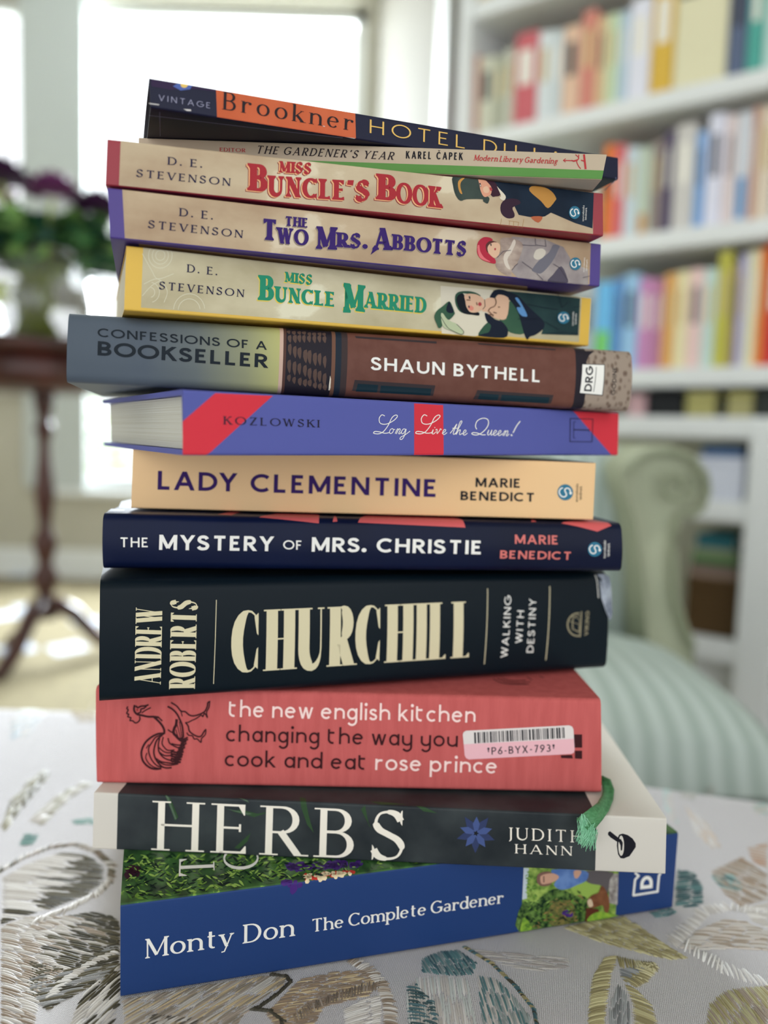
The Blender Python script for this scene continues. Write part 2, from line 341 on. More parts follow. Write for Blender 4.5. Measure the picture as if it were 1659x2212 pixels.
fl = empty('flower_bouquet', (TX - .02, TY, TZ + .02)); tag(fl, 'bouquet of dark purple blooms and green leaves standing in the glass vase', 'flowers')
stem_m = mat('stem_green', (178, 190, 92), .5); lm = [mat('bouquet_leaf', (66, 116, 68), .5), mat('bouquet_leaf_dark', (36, 74, 62), .5), mat('bouquet_leaf_light', (128, 168, 92), .5)]
rr = random.Random(5)
heads = [(-.07, -.03, .37), (-.03, -.07, .355), (.05, -.04, .335), (-.17, .02, .34), (.12, .0, .31), (-.10, .03, .35)]
for k in range(22):
    h = heads[k % 6] if k < 6 else (rr.uniform(-.2, .2), rr.uniform(-.08, .08), rr.uniform(.22, .3)); V = []; F = []
    b = (rr.uniform(-.05, .05), rr.uniform(-.045, .045), 0)
    tube(V, F, [b, (-b[0] * .5 + h[0] * .12, -b[1] * .5, .1), (h[0] * .32, h[1] * .3, .21), h], .0042, 5); mesh_obj('stem', V, F, stem_m, fl)
    if k >= 6:
        V = []; F = []; ms = []
        for q in range(34):
            u = rr.uniform(.35, 1.1); c = Vector((h[0] * (.32 + .68 * u) + rr.gauss(0, .03), h[1] + rr.gauss(0, .03), .2 + (h[2] - .2) * u + rr.gauss(0, .025)))
            d = Vector((rr.gauss(h[0] * 6, 1), rr.gauss(0, 1), rr.gauss(.2, .6))).normalized(); s = rr.uniform(.04, .075); e = d.cross(Vector((0, .3, 1))).normalized() * s * .33; nn = d.cross(e).normalized() * s * .12
            i = len(V); V += [c - d * s * .5, c - d * s * .1 + e + nn, c + d * s * .25 + e * .8 + nn, c + d * s * .55, c + d * s * .25 - e * .8 + nn, c - d * s * .1 - e + nn]; F += [(i, i + 1, i + 2, i + 3), (i, i + 3, i + 4, i + 5)]; ms += [q % 3] * 2
        tag(mesh_obj('leaves', V, F, lm, fl, None, False, ms), kind='stuff')
for k, h in enumerate(heads):
    V = []; F = []; ms = []; c0 = Vector(h)
    for ring in range(5):
        for q in range(7 + ring):
            a = 2 * PI * (q + ring * .4) / (7 + ring); tl = .15 + ring * .32; rd = .048
            d = Vector((math.cos(a) * math.sin(tl), math.sin(a) * math.sin(tl), math.cos(tl))); e = Vector((-math.sin(a), math.cos(a), 0)) * .021; b = c0 + d * .014
            i = len(V); V += [b, b + d * rd * .55 + e, b + d * rd + Vector((0, 0, .004)), b + d * rd * .55 - e]; F.append((i, i + 1, i + 2, i + 3))
    mesh_obj('bloom', V, F, mat('bloom_purple', (72, 34, 74), .6) if k % 3 < 2 else mat('bloom_plum', (122, 60, 112), .6), fl)
va.scale = (1.5, 1.5, 1.08); fl.scale = (1.35, 1.25, 1.0)
# rug under the table; blurred spots of light painted on as pale shapes
rug = empty('rug', (-.85, 2.15, 0)); tag(rug, 'beige rug with pale blue spots of blurred light under the mahogany table', 'rug')
box('rug_pile', -.9, .55, -.75, .85, .001, .012, mat('rug_beige', (140, 131, 104), .95, .1, c2=(128, 119, 96), scale=30, bump=.6, bscale=700), rug, .004)
for k, (px, py) in enumerate([(50, 1240), (130, 1235), (62, 1312), (118, 1318), (35, 1402), (146, 1400), (190, 1345), (5, 1330)]):
    p = on_z(px, py, .012); V = [(0, 0, .0125)]; F = []
    n = 16
    for i in range(n): r_ = .05 * (1 + .18 * math.cos(4 * 2 * PI * i / n)); V.append((r_ * math.cos(2 * PI * i / n), r_ * 1.2 * math.sin(2 * PI * i / n), .0125))
    F = [(0, i + 1, (i + 1) % n + 1) for i in range(n)]; V = [(v[0] + p.x + .85, v[1] + p.y - 2.15, v[2]) for v in V]
    mesh_obj('bokeh_spot', V, F, mat('rosette_blue', (182, 190, 204), .9), rug)

# ------------------------------------------------------------------ upholstered armchair, right background
ch = empty('armchair', (.1, 1.25, 0)); tag(ch, 'pale green striped armchair with scroll arm and plump seat behind the books', 'armchair')
def stripes(name, c, c2, sx=30):
    m = bpy.data.materials.new(name); m.use_nodes = True; n = m.node_tree; b = n.nodes['Principled BSDF']; b.inputs['Roughness'].default_value = .85
    tc = n.nodes.new('ShaderNodeTexCoord'); wv = n.nodes.new('ShaderNodeTexWave'); wv.bands_direction = 'X'; wv.inputs['Scale'].default_value = sx / (2 * PI) * .5; wv.inputs['Distortion'].default_value = .25
    rp = n.nodes.new('ShaderNodeValToRGB'); rp.color_ramp.elements[0].position = .3; rp.color_ramp.elements[0].color = rgb(*c2); rp.color_ramp.elements[1].position = .75; rp.color_ramp.elements[1].color = rgb(*c)
    n.links.new(tc.outputs['Object'], wv.inputs[0]); n.links.new(wv.outputs['Fac'], rp.inputs[0]); n.links.new(rp.outputs[0], b.inputs['Base Color']); return m
seat_m = stripes('striped_upholstery', (190, 202, 198), (168, 182, 176), 170)
arm_m = mat('sage_upholstery', (184, 188, 164), .85, .2, c2=(172, 178, 154), scale=8)
def rounded(name, x0, x1, y0, y1, z0, z1, r, mt, parent):
    bm = bmesh.new(); bx(bm, x0, x1, y0, y1, z0, z1, r, None, 5); return bm_obj(name, bm, mt, parent, None, True)
c0 = Vector((.1, 1.25, 0))
# seat cushion, with the front corners wrapping round in front of the arms
cz = on_y(1480, 1353, .98).z
bm = bmesh.new(); n = 26
prof = []
V = []; F = []
NX, NY = 30, 24
def cush(u, v):   # superellipse pillow top
    x = -.22 + .52 * u; y = .66 + .38 * v
    eu = 1 - abs(2 * u - 1) ** 4; ev = 1 - abs(2 * v - 1) ** 3.0
    k = max(eu, 0) ** .35 * max(ev, 0) ** .4
    return x, y, k
for s in (1, -1):
    b = len(V)
    for j in range(NY + 1):
        for i in range(NX + 1):
            x, y, k = cush(i / NX, j / NY); V.append((x + .08 - c0.x, y - c0.y, cz - .075 + s * .078 * k))
    for j in range(NY):
        for i in range(NX):
            q = (b + j * (NX + 1) + i, b + j * (NX + 1) + i + 1, b + (j + 1) * (NX + 1) + i + 1, b + (j + 1) * (NX + 1) + i); F.append(q if s > 0 else q[::-1])
mesh_obj('seat_cushion', V, F, seat_m, ch, None, True)
rounded('seat_base', -.24, .33, -.52, .35, .12, cz - .14, .03, seat_m, ch)
def arm(sx, name='arm'):
    P = [(1345, 1012), (1365, 986), (1400, 967), (1450, 961), (1500, 980), (1528, 1018), (1535, 1058), (1520, 1096), (1494, 1112), (1470, 1106), (1460, 1140), (1456, 1200), (1460, 1300), (1480, 1360), (1500, 1410), (1500, 1450), (1400, 1450), (1394, 1300), (1385, 1200), (1370, 1120), (1350, 1060)]
    q = [on_y(a, b, 1.04) for a, b in P]; q = [(p.x - c0.x, p.z) for p in q]
    if sx < 0: q = [(-x + .02, z) for x, z in q]
    V = []; F = []; k = len(q)
    cx = sum(p[0] for p in q) / k; cz_ = sum(p[1] for p in q) / k
    for (yy, s) in ((1.052, .90), (1.041, .97), (1.04, .985), (1.046, 1.0), (1.5, 1.0), (1.6, .95)):
        V += [(cx + (x - cx) * s, yy - c0.y, cz_ + (z - cz_) * s) for x, z in q]
    for r_ in range(5):
        for i in range(k): j = (i + 1) % k; F.append((r_ * k + i, r_ * k + j, (r_ + 1) * k + j, (r_ + 1) * k + i))
    F.append(tuple(range(k))[::-1]); F.append(tuple(5 * k + i for i in range(k)))
    o = mesh_obj(name, V, F, arm_m, ch, None, True)
    V = []; F = []; tube(V, F, [(cx + (x - cx) * .93, 1.04 - c0.y - .003, cz_ + (z - cz_) * .95) for x, z in q[:15]], .0045, 6); mesh_obj('piping', V, F, mat('piping_green', (150, 156, 132)), ch)
arm(1); arm(-1)
V = []; F = []; tube(V, F, [on_y(1462 + (44 - 1.9 * i) * math.cos(i * .42 - .6), 1046 + (44 - 1.9 * i) * math.sin(i * .42 - .6), 1.034) - c0 for i in range(20)], .004, 6); mesh_obj('scroll_piping', V, F, mat('piping_green', (150, 156, 132)), ch)
rounded('inner_arm_pad', .12, .28, -.12, .30, .15, .622, .05, seat_m, ch)
rounded('backrest', -.22, .25, .28, .46, .15, .90, .07, arm_m, ch)
for sx in (-.26, .28):
    for sy in (-.46, .36): lathe('leg', [(.012, 0), (.016, .02), (.024, .10), (.026, .125)], wood, ch, 12, (sx, sy, 0))

# ------------------------------------------------------------------ embroidered footstool
SZ = CZ - .2212                                  # height of the stool top where the books stand
SA = math.radians(-14.0); SC = Vector((.0, .0, 0))
sdx = Vector((math.cos(SA), math.sin(SA), 0)); sdy = Vector((-math.sin(SA), math.cos(SA), 0))
rearp = on_z(1320, 1652, SZ - .004)
RE = rearp.dot(sdy)                              # stool coordinates: b = distance along sdy, rear rim at b = RE
A0, A1, B0, B1 = -.62, .50, -.28, RE + .02
def hump(a, b):
    z = .006 * math.sin(a * 11 + 1.2) * math.sin(b * 9 + .5) + .0025 * math.sin(a * 17 - b * 11)
    # dimple under the stack keeps the book contact flat
    x, y = (sdx * a + sdy * b).x, (sdx * a + sdy * b).y
    d = max(0, min(1, (math.hypot(x - .0, (y - .42)) - .20) / .12))
    return z * d
def edgef(t, r=.075):
    """0 inside, falls as a quarter round near the rim (t = distance to rim)"""
    if t >= r: return 0.0
    t = max(t, 0); return r - math.sqrt(max(r * r - (r - t) ** 2, 0))
def sz(a, b):
    t1 = min(a - A0, A1 - a, b - B0, B1 - b)
    return SZ + hump(a, b) - edgef(t1)
def stool_hit(px, py):
    p = on_z(px, py, SZ)
    for _ in range(6):
        a, b = p.dot(sdx), p.dot(sdy); a = min(max(a, A0), A1); b = min(max(b, B0), B1); p = on_z(px, py, sz(a, b))
    return Vector((p.dot(sdx), p.dot(sdy)))
stool = empty('footstool', sdx * ((A0 + A1) / 2) + sdy * ((B0 + B1) / 2), SA)
tag(stool, 'large upholstered footstool in pale linen embroidered with leaves, under the books', 'footstool')
CA, CB = (A0 + A1) / 2, (B0 + B1) / 2
linen = bpy.data.materials.new('linen_weave'); linen.use_nodes = True
n = linen.node_tree; b = n.nodes['Principled BSDF']; b.inputs['Roughness'].default_value = .85; b.inputs['Specular IOR Level'].default_value = .2
tc = n.nodes.new('ShaderNodeTexCoord'); mp = n.nodes.new('ShaderNodeMapping'); n.links.new(tc.outputs['Object'], mp.inputs[0])
ws = []
for ax in ('X', 'Y'):
    wv = n.nodes.new('ShaderNodeTexWave'); wv.bands_direction = ax; wv.inputs['Scale'].default_value = 430; wv.inputs['Distortion'].default_value = 1.6; wv.inputs['Detail'].default_value = 2; wv.inputs['Detail Scale'].default_value = 1.5
    n.links.new(mp.outputs[0], wv.inputs[0]); ws.append(wv)
mx = n.nodes.new('ShaderNodeMath'); mx.operation = 'MAXIMUM'; n.links.new(ws[0].outputs['Fac'], mx.inputs[0]); n.links.new(ws[1].outputs['Fac'], mx.inputs[1])
rp = n.nodes.new('ShaderNodeValToRGB'); rp.color_ramp.elements[0].position = .2; rp.color_ramp.elements[0].color = rgb(164, 160, 162); rp.color_ramp.elements[1].position = .9; rp.color_ramp.elements[1].color = rgb(216, 212, 214)
n.links.new(mx.outputs[0], rp.inputs[0]); n.links.new(rp.outputs[0], b.inputs['Base Color'])
bp = n.nodes.new('ShaderNodeBump'); bp.inputs['Strength'].default_value = 1.0; bp.inputs['Distance'].default_value = .0003; n.links.new(mx.outputs[0], bp.inputs['Height']); n.links.new(bp.outputs[0], b.inputs['Normal'])
V = []; F = []; NX, NY = 110, 90
def sp(u):     # more samples near the rims
    return .5 - .5 * math.cos(PI * u)
for j in range(NY + 1):
    for i in range(NX + 1):
        a = A0 + (A1 - A0) * sp(i / NX); c = B0 + (B1 - B0) * sp(j / NY); V.append((a - CA, c - CB, sz(a, c)))
for j in range(NY):
    for i in range(NX): q = j * (NX + 1) + i; F.append((q, q + 1, q + NX + 2, q + NX + 1))
# sides down to the base
rim = [j * 0 + i for i in range(NX + 1)] + [j * (NX + 1) + NX for j in range(1, NY + 1)] + [NY * (NX + 1) + i for i in range(NX - 1, -1, -1)] + [j * (NX + 1) for j in range(NY - 1, 0, -1)]
k0 = len(V)
for q in rim: V.append((V[q][0], V[q][1], .15))
for i in range(len(rim)): j = (i + 1) % len(rim); F.append((rim[j], rim[i], k0 + i, k0 + j))
F.append(tuple(k0 + i for i in range(len(rim))))
mesh_obj('upholstered_top', V, F, linen, stool, None, True)
for sx in (-1, 1):
    for sy in (-1, 1): lathe('bun_foot', [(.02, 0), (.038, .03), (.045, .07), (.036, .11), (.03, .149)], wood, stool, 16, (sx * ((A1 - A0) / 2 - .09), sy * ((B1 - B0) / 2 - .09), 0))

# ---- raised stitches
def inpoly(p, P):
    c = False; j = len(P) - 1
    for i in range(len(P)):
        if (P[i].y > p.y) != (P[j].y > p.y) and p.x < (P[j].x - P[i].x) * (p.y - P[i].y) / (P[j].y - P[i].y) + P[i].x: c = not c
        j = i
    return c
def stitch(V, F, MI, p0, p1, wd, hgt, mi):
    d = p1 - p0; L = d.length
    if L < 1e-5: return
    d /= L; e = Vector((-d.y, d.x)) * wd / 2; k = len(V)
    for t, s, h in ((0, .35, .1), (.18, .9, .8), (.5, 1, 1), (.82, .9, .8), (1, .35, .1)):
        c = p0 + d * L * t; z = sz(c.x, c.y)
        for sgn, hh in ((-1, .0), (-.6, .75), (.0, 1.0), (.6, .75), (1, .0)):
            q = c + e * s * sgn; V.append((q.x - CA, q.y - CB, z - .0001 + hgt * h * hh))
    for r_ in range(4):
        for i in range(4): F.append((k + r_ * 5 + i, k + r_ * 5 + i + 1, k + (r_ + 1) * 5 + i + 1, k + (r_ + 1) * 5 + i)); MI.append(mi)
thr = {}
def thread(c):
    return mat('thread_%d_%d_%d' % c, c, .45, .25)
def poly_ab(P): return [stool_hit(*p) for p in P]
def centroid(P): return sum(P, Vector((0, 0))) / len(P)
def fill(name, P, ang_px, colors, sp_=.0011, ln=.009, wd=.0011, hgt=.0006, shade=None, label=None, jit=.25, seed=0):
    """satin stitches filling the outline P (pixels of the photo); ang_px = two pixels giving the stitch direction"""
    rr = random.Random(seed + len(P) * 7 + int(P[0][0])); Q = poly_ab(P); d = (stool_hit(*ang_px[1]) - stool_hit(*ang_px[0])).normalized(); e = Vector((-d.y, d.x))
    sp_ *= .68; wd *= .84; hgt *= .9; us = [q.dot(e) for q in Q]; vs_ = [q.dot(d) for q in Q]; V = []; F = []; MI = []
    u = min(us)
    while u < max(us):
        v = min(vs_) - rr.random() * ln; run = None; step = .0006; ins = []
        t = v
        while t < max(vs_) + step:
            a = inpoly(e * u + d * t, Q)
            if a and run is None: run = t
            if not a and run is not None: ins.append((run, t)); run = None
            t += step
        if run is not None: ins.append((run, t))
        for (s0, s1) in ins:
            s = s0
            while s < s1 - .0008:
                l = min(ln * rr.uniform(.7, 1.25), s1 - s)
                if s1 - s - l < ln * .25: l = s1 - s
                p0 = e * (u + rr.gauss(0, sp_ * .12)) + d * s; p1 = e * (u + rr.gauss(0, sp_ * jit)) + d * (s + l)
                f = (s + l / 2 - s0) / max(s1 - s0, 1e-6)
                if shade: mi = shade((u - min(us)) / (max(us) - min(us)), f, rr)
                else: mi = rr.randrange(len(colors))
                stitch(V, F, MI, p0, p1, wd * rr.uniform(.85, 1.15), hgt * rr.uniform(.8, 1.2), mi)
                s += l * .97
        u += sp_
    o = mesh_obj(name, V, F, [thread(c) for c in colors], stool, None, True, MI); tag(o, label, kind='stuff'); return o
def border(name, path, ln, colors, sp_=.0013, wd=.0012, hgt=.0008, side=1, slant=.3, label=None, closed=False, seed=0):
    """a row of stitches laid across a line"""
    rr = random.Random(seed + int(path[0][0])); Q = poly_ab(path);
    if closed: Q.append(Q[0])
    V = []; F = []; MI = []
    sp_ *= .8; wd *= .8
    for i in range(len(Q) - 1):
        d = Q[i + 1] - Q[i]; L = d.length; d = d / L; e = Vector((-d.y, d.x)) * side; t = 0
        while t < L:
            p = Q[i] + d * t; l = ln * rr.uniform(.75, 1.15)
            q = (e + d * (slant + rr.gauss(0, .08))).normalized()
            stitch(V, F, MI, p - q * l * .15, p + q * l * .85, wd * rr.uniform(.85, 1.15), hgt * rr.uniform(.8, 1.25), rr.randrange(len(colors))); t += sp_
    o = mesh_obj(name, V, F, [thread(c) for c in colors], stool, None, True, MI); tag(o, label, kind='stuff'); return o
CR = (198, 192, 186); CR2 = (220, 216, 212); OL = (96, 90, 72); OL2 = (68, 64, 52); TP = (138, 122, 106); TP2 = (164, 150, 136); KH = (166, 156, 116); KH2 = (144, 134, 98); TEA = (92, 126, 128); TE2 = (66, 96, 102); GR = (150, 150, 150); BE = (188, 168, 134)
two = lambda th: (lambda u, f, r: 1 if f + r.gauss(0, .08) > th else 0)
# left looped leaf: white hatched inside, dark olive towards its lower right rim
fill('embroidered_leaf', [(0, 1895), (60, 1862), (130, 1840), (190, 1845), (225, 1872), (224, 1905), (190, 1935), (120, 1960), (40, 1985), (0, 1998)], ((0, 1905), (200, 1925)), [CR, CR2, OL, OL2], .0016, .02, .0013, .0007,
     lambda u, f, r: (2 + (r.random() > .5)) if f + r.gauss(0, .05) > (.62 - .25 * abs(u - .5)) else (r.random() > .5) + 0, 'looped leaf of cream stitches with a dark olive rim')
border('embroidered_outline', [(0, 1885), (50, 1856), (110, 1832), (160, 1826), (205, 1842), (236, 1872), (232, 1905), (200, 1930)], .006, [TP, OL, CR], .0016, side=1, slant=.9)
border('embroidered_outline', [(232, 1900), (205, 1928), (170, 1946), (140, 1962), (110, 1972), (80, 1985)], .007, [CR2, CR], .002, .0016, .0011, side=1, slant=1.2)
fill('embroidered_leaf', [(0, 2000), (60, 1978), (120, 1980), (190, 1970), (240, 1978), (258, 1990), (259, 2020), (258, 2060), (200, 2080), (140, 2100), (60, 2060), (0, 2050)], ((0, 1990), (240, 2040)), [OL2, OL, TP2, CR], .0017, .010, .0014, .0008,
     lambda u, f, r: (r.random() > .5) + 0 if (f + r.gauss(0, .12) > .55 or u > .85) else 2 + (r.random() > .4), 'dark olive and taupe leaf left of the blue book')
fill('embroidered_leaf', [(0, 2052), (60, 2062), (140, 2102), (90, 2140), (60, 2285), (0, 2285)], ((0, 2090), (60, 2110)), [TP, TP2, CR], .0016, .010, .0014, .0008, None, 'taupe stitched patch in the lower left corner')
fill('embroidered_leaf', [(60, 2075), (150, 2095), (258, 2030), (256, 2100), (180, 2140), (100, 2185), (50, 2150)], ((60, 2140), (200, 2110)), [OL2, OL, GR], .0019, .011, .0015, .0009, None, 'dark olive stitched blades')
fill('embroidered_leaf', [(120, 2285), (170, 2160), (258, 2080), (262, 2140), (230, 2285)], ((140, 2200), (230, 2120)), [OL, OL2, CR2, CR], .0019, .012, .0015, .0009)
border('embroidered_outline', [(255, 2060), (200, 2085), (150, 2120), (120, 2150)], .006, [CR2, CR], .002, .0017, .0012, side=-1, slant=1.0)
# front centre petals
fill('embroidered_petal', [(262, 2160), (400, 2135), (520, 2115), (600, 2105), (622, 2112), (610, 2130), (560, 2160), (520, 2200), (500, 2285), (262, 2285)], ((300, 2200), (420, 2130)), [TP2, (186, 180, 172), (140, 130, 116), BE], .0011, .012, .0011, .0005, None, 'greige petal of slanting satin stitches')
border('embroidered_vein', [(545, 2182), (560, 2178), (600, 2150), (630, 2122), (622, 2108), (590, 2104)], .003, [(58, 54, 44), OL2], .0009, .0012, .0009, side=1, slant=1.6)
border('embroidered_vein', [(540, 2182), (580, 2186), (605, 2205), (612, 2285)], .003, [(58, 54, 44), OL2], .0009, .0012, .0009, side=1, slant=1.6)
fill('embroidered_petal', [(640, 2118), (720, 2100), (800, 2095), (820, 2120), (800, 2150), (700, 2175), (640, 2285), (570, 2190), (610, 2150)], ((640, 2140), (720, 2128)), [(150, 128, 104), BE, (138, 120, 104), TP], .0010, .007, .0010, .0005, None, 'brown and gold petal of short stitches')
border('embroidered_outline', [(640, 2208), (700, 2172), (760, 2152), (820, 2135)], .007, [TP, TP2, (120, 108, 94)], .0016, side=1, slant=.5)
fill('embroidered_petal', [(740, 2180), (780, 2160), (822, 2150), (826, 2180), (810, 2285), (740, 2285)], ((740, 2190), (810, 2170)), [CR, CR2], .0013, .010, .0013, .0006)
border('embroidered_outline', [(752, 2078), (790, 2100), (815, 2130), (830, 2170), (836, 2285)], .006, [TP2, CR, TP], .0013, side=1, slant=.2)
fill('embroidered_petal', [(262, 2285), (330, 2190), (430, 2200), (440, 2285)], ((300, 2210), (330, 2195)), [(84, 78, 70), CR], .0014, .006)
# teal and grey petals right of centre
fill('embroidered_petal', [(910, 2068), (950, 2052), (990, 2050), (1030, 2080), (1022, 2105), (980, 2108), (910, 2100)], ((960, 2060), (990, 2105)), [TEA, (126, 140, 140), TE2], .0012, .008, .0012, .0006, None, 'grey teal petal at the front')
fill('embroidered_petal', [(880, 2140), (900, 2108), (960, 2104), (1010, 2110), (1040, 2285), (880, 2285)], ((930, 2110), (950, 2285)), [CR2, (200, 204, 200), CR], .0013, .014, .0013, .0006)
fill('embroidered_petal', [(876, 2130), (900, 2128), (940, 2165), (960, 2285), (880, 2285)], ((880, 2150), (930, 2158)), [TE2, (52, 76, 80)], .0028, .008, .0013, .0012)
fill('embroidered_petal', [(1030, 2105), (1070, 2110), (1110, 2150), (1145, 2195), (1150, 2285), (1050, 2285)], ((1050, 2110), (1080, 2200)), [TEA, (150, 160, 158), CR], .0012, .010, .0012, .0006)
border('embroidered_vein', [(1000, 2046), (1060, 2082), (1110, 2130), (1150, 2180), (1172, 2285)], .003, [KH2, OL2, TE2], .0010, .0012, .0009, side=1, slant=1.6)
fill('embroidered_stroke', [(1000, 2048), (1060, 2055), (1230, 2070), (1228, 2092), (1160, 2100), (1080, 2085)], ((1000, 2060), (1220, 2082)), [(150, 142, 138), (172, 166, 160)], .0022, .016, .0011, .0006, None, 'sparse grey stitches below the garden photo')
# khaki leaf and arch
fill('embroidered_leaf', [(1210, 2003), (1290, 1985), (1345, 1980), (1380, 2000), (1430, 2035), (1485, 2070), (1450, 2074), (1380, 2058), (1300, 2036)], ((1260, 1995), (1450, 2068)), [KH, KH2, (188, 180, 140)], .0012, .007, .0012, .0007, None, 'khaki pointed leaf in front of the book')
fill('embroidered_arch', [(1262, 2285), (1270, 2160), (1278, 2110), (1300, 2072), (1335, 2066), (1330, 2085), (1320, 2110), (1312, 2160), (1300, 2285)], ((1268, 2150), (1310, 2142)), [KH, KH2, (190, 182, 140)], .0013, .012, .0013, .0009, None, 'khaki arch of satin stitches')
border('embroidered_outline', [(1335, 2068), (1370, 2076), (1412, 2080), (1420, 2090), (1395, 2120), (1372, 2132)], .008, [KH, KH2, (196, 188, 150)], .0013, side=-1, slant=.2)
fill('embroidered_inset', [(1332, 2092), (1360, 2086), (1400, 2092), (1385, 2115), (1362, 2128), (1340, 2112)], ((1340, 2095), (1380, 2112)), [(126, 128, 130), (160, 162, 164)], .0011, .010)
fill('embroidered_inset', [(1304, 2285), (1320, 2160), (1336, 2124), (1352, 2140), (1362, 2180), (1364, 2285)], ((1335, 2130), (1330, 2285)), [(126, 128, 130), (164, 166, 168)], .0011, .010)
fill('embroidered_arch', [(1345, 2124), (1372, 2136), (1410, 2170), (1440, 2285), (1370, 2285), (1362, 2165)], ((1350, 2150), (1400, 2170)), [KH, KH2, (190, 182, 140)], .0013, .010)
fill('embroidered_disc', [(1512, 2285), (1530, 2165), (1560, 2140), (1600, 2130), (1659, 2128), (1659, 2285)], ((1560, 2150), (1600, 2200)), [KH, (182, 176, 140), TP2], .0014, .012, .0014, .0008, None, 'khaki half disc in the lower right corner')
border('embroidered_zigzag', [(1480, 2052), (1520, 2075), (1560, 2100), (1610, 2118), (1659, 2130)], .010, [CR2, (236, 234, 232)], .0026, .0014, .0011, side=1, slant=-.5, label='white zigzag stitches')
fill('embroidered_petal', [(1462, 2050), (1500, 2010), (1560, 1985), (1610, 1990), (1659, 2010), (1659, 2056), (1590, 2050), (1520, 2052)], ((1480, 2030), (1640, 2040)), [CR, TP2, (200, 190, 182)], .0015, .010, .0013, .0007, None, 'pale taupe petal right of the books')
border('embroidered_outline', [(1462, 2046), (1500, 2008), (1530, 1975), (1580, 1965), (1640, 1975)], .008, [CR2, CR], .0018, side=1, slant=.2)
fill('embroidered_petal', [(1600, 1960), (1659, 1950), (1659, 2005), (1620, 1990)], ((1610, 1970), (1659, 1975)), [CR2, CR], .0016, .010)
# further back, blurred
fill('embroidered_leaf', [(1462, 1880), (1500, 1885), (1518, 1915), (1520, 1950), (1500, 1962), (1456, 1958), (1456, 1920)], ((1460, 1930), (1515, 1925)), [TE2, TEA], .0026, .010, .0016, .0009, None, 'dark teal leaf beside the right end of the books')
fill('embroidered_leaf', [(1400, 1972), (1450, 1962), (1462, 1970), (1440, 1982), (1410, 1982)], ((1400, 1975), (1460, 1970)), [TE2, TEA], .0013, .006)
fill('embroidered_leaf', [(1530, 1890), (1580, 1885), (1610, 1920), (1590, 1930), (1550, 1915)], ((1530, 1895), (1600, 1925)), [TEA, (150, 180, 180)], .0016, .01)
fill('embroidered_leaf', [(1530, 1880), (1600, 1850), (1659, 1890), (1659, 1945), (1600, 1960), (1560, 1930)], ((1560, 1890), (1640, 1920)), [TP2, CR, (170, 150, 132)], .0016, .012)
fill('embroidered_leaf', [(1480, 1740), (1530, 1780), (1560, 1830), (1540, 1835), (1500, 1800)], ((1490, 1750), (1550, 1830)), [(190, 170, 150), CR], .002, .012)
fill('embroidered_leaf', [(1430, 1690), (1450, 1720), (1465, 1780), (1445, 1770), (1432, 1730)], ((1435, 1700), (1455, 1775)), [(170, 200, 196), CR], .002, .012)
fill('embroidered_leaf', [(1470, 1722), (1530, 1700), (1545, 1706), (1500, 1730)], ((1470, 1725), (1540, 1703)), [(164, 168, 160), CR], .002, .012)
fill('embroidered_leaf', [(1520, 1660), (1600, 1662), (1640, 1690), (1580, 1700), (1530, 1685)], ((1520, 1670), (1630, 1690)), [(232, 228, 196), CR2], .002, .012)
fill('embroidered_leaf', [(1620, 1740), (1659, 1735), (1659, 1760), (1630, 1758)], ((1620, 1750), (1659, 1745)), [(160, 190, 186), CR], .002, .012)
fill('embroidered_leaf', [(1610, 1830), (1659, 1820), (1659, 1880), (1620, 1860)], ((1610, 1840), (1659, 1850)), [(190, 160, 140), CR], .002, .012)
fill('embroidered_stroke', [(0, 1790), (20, 1735), (60, 1690), (100, 1660), (110, 1672), (80, 1710), (40, 1760), (10, 1800)], ((5, 1780), (95, 1668)), [OL, (130, 122, 92)], .0022, .014, .0022, .001, None, 'long dark olive blade at the left edge')
fill('embroidered_stroke', [(60, 1775), (120, 1720), (180, 1690), (205, 1692), (150, 1725), (90, 1785)], ((70, 1770), (190, 1695)), [(164, 160, 142), CR], .0022, .014, .0022, .001)
fill('embroidered_leaf', [(36, 1826), (48, 1803), (88, 1802), (72, 1826)], ((40, 1815), (80, 1812)), [(138, 176, 170), TEA], .0018, .01)
fill('embroidered_leaf', [(148, 1772), (200, 1766), (206, 1782), (160, 1782)], ((150, 1775), (200, 1775)), [(150, 184, 180)], .0018, .01)
fill('embroidered_leaf', [(20, 1560), (60, 1530), (100, 1540), (60, 1590), (20, 1600)], ((20, 1580), (90, 1545)), [(176, 196, 210), CR2], .0026, .014)
fill('embroidered_leaf', [(150, 1540), (200, 1530), (210, 1560), (170, 1560)], ((150, 1545), (200, 1550)), [(206, 190, 166), CR2], .0026, .014)
# seam piping along the rear rim
V = []; F = []
tube(V, F, [(A0 + .06 + (A1 - A0 - .12) * i / 40 - CA, B1 - .002 - CB, SZ - .078) for i in range(41)], .004, 6); mesh_obj('piping', V, F, thread(CR2), stool, None, True)

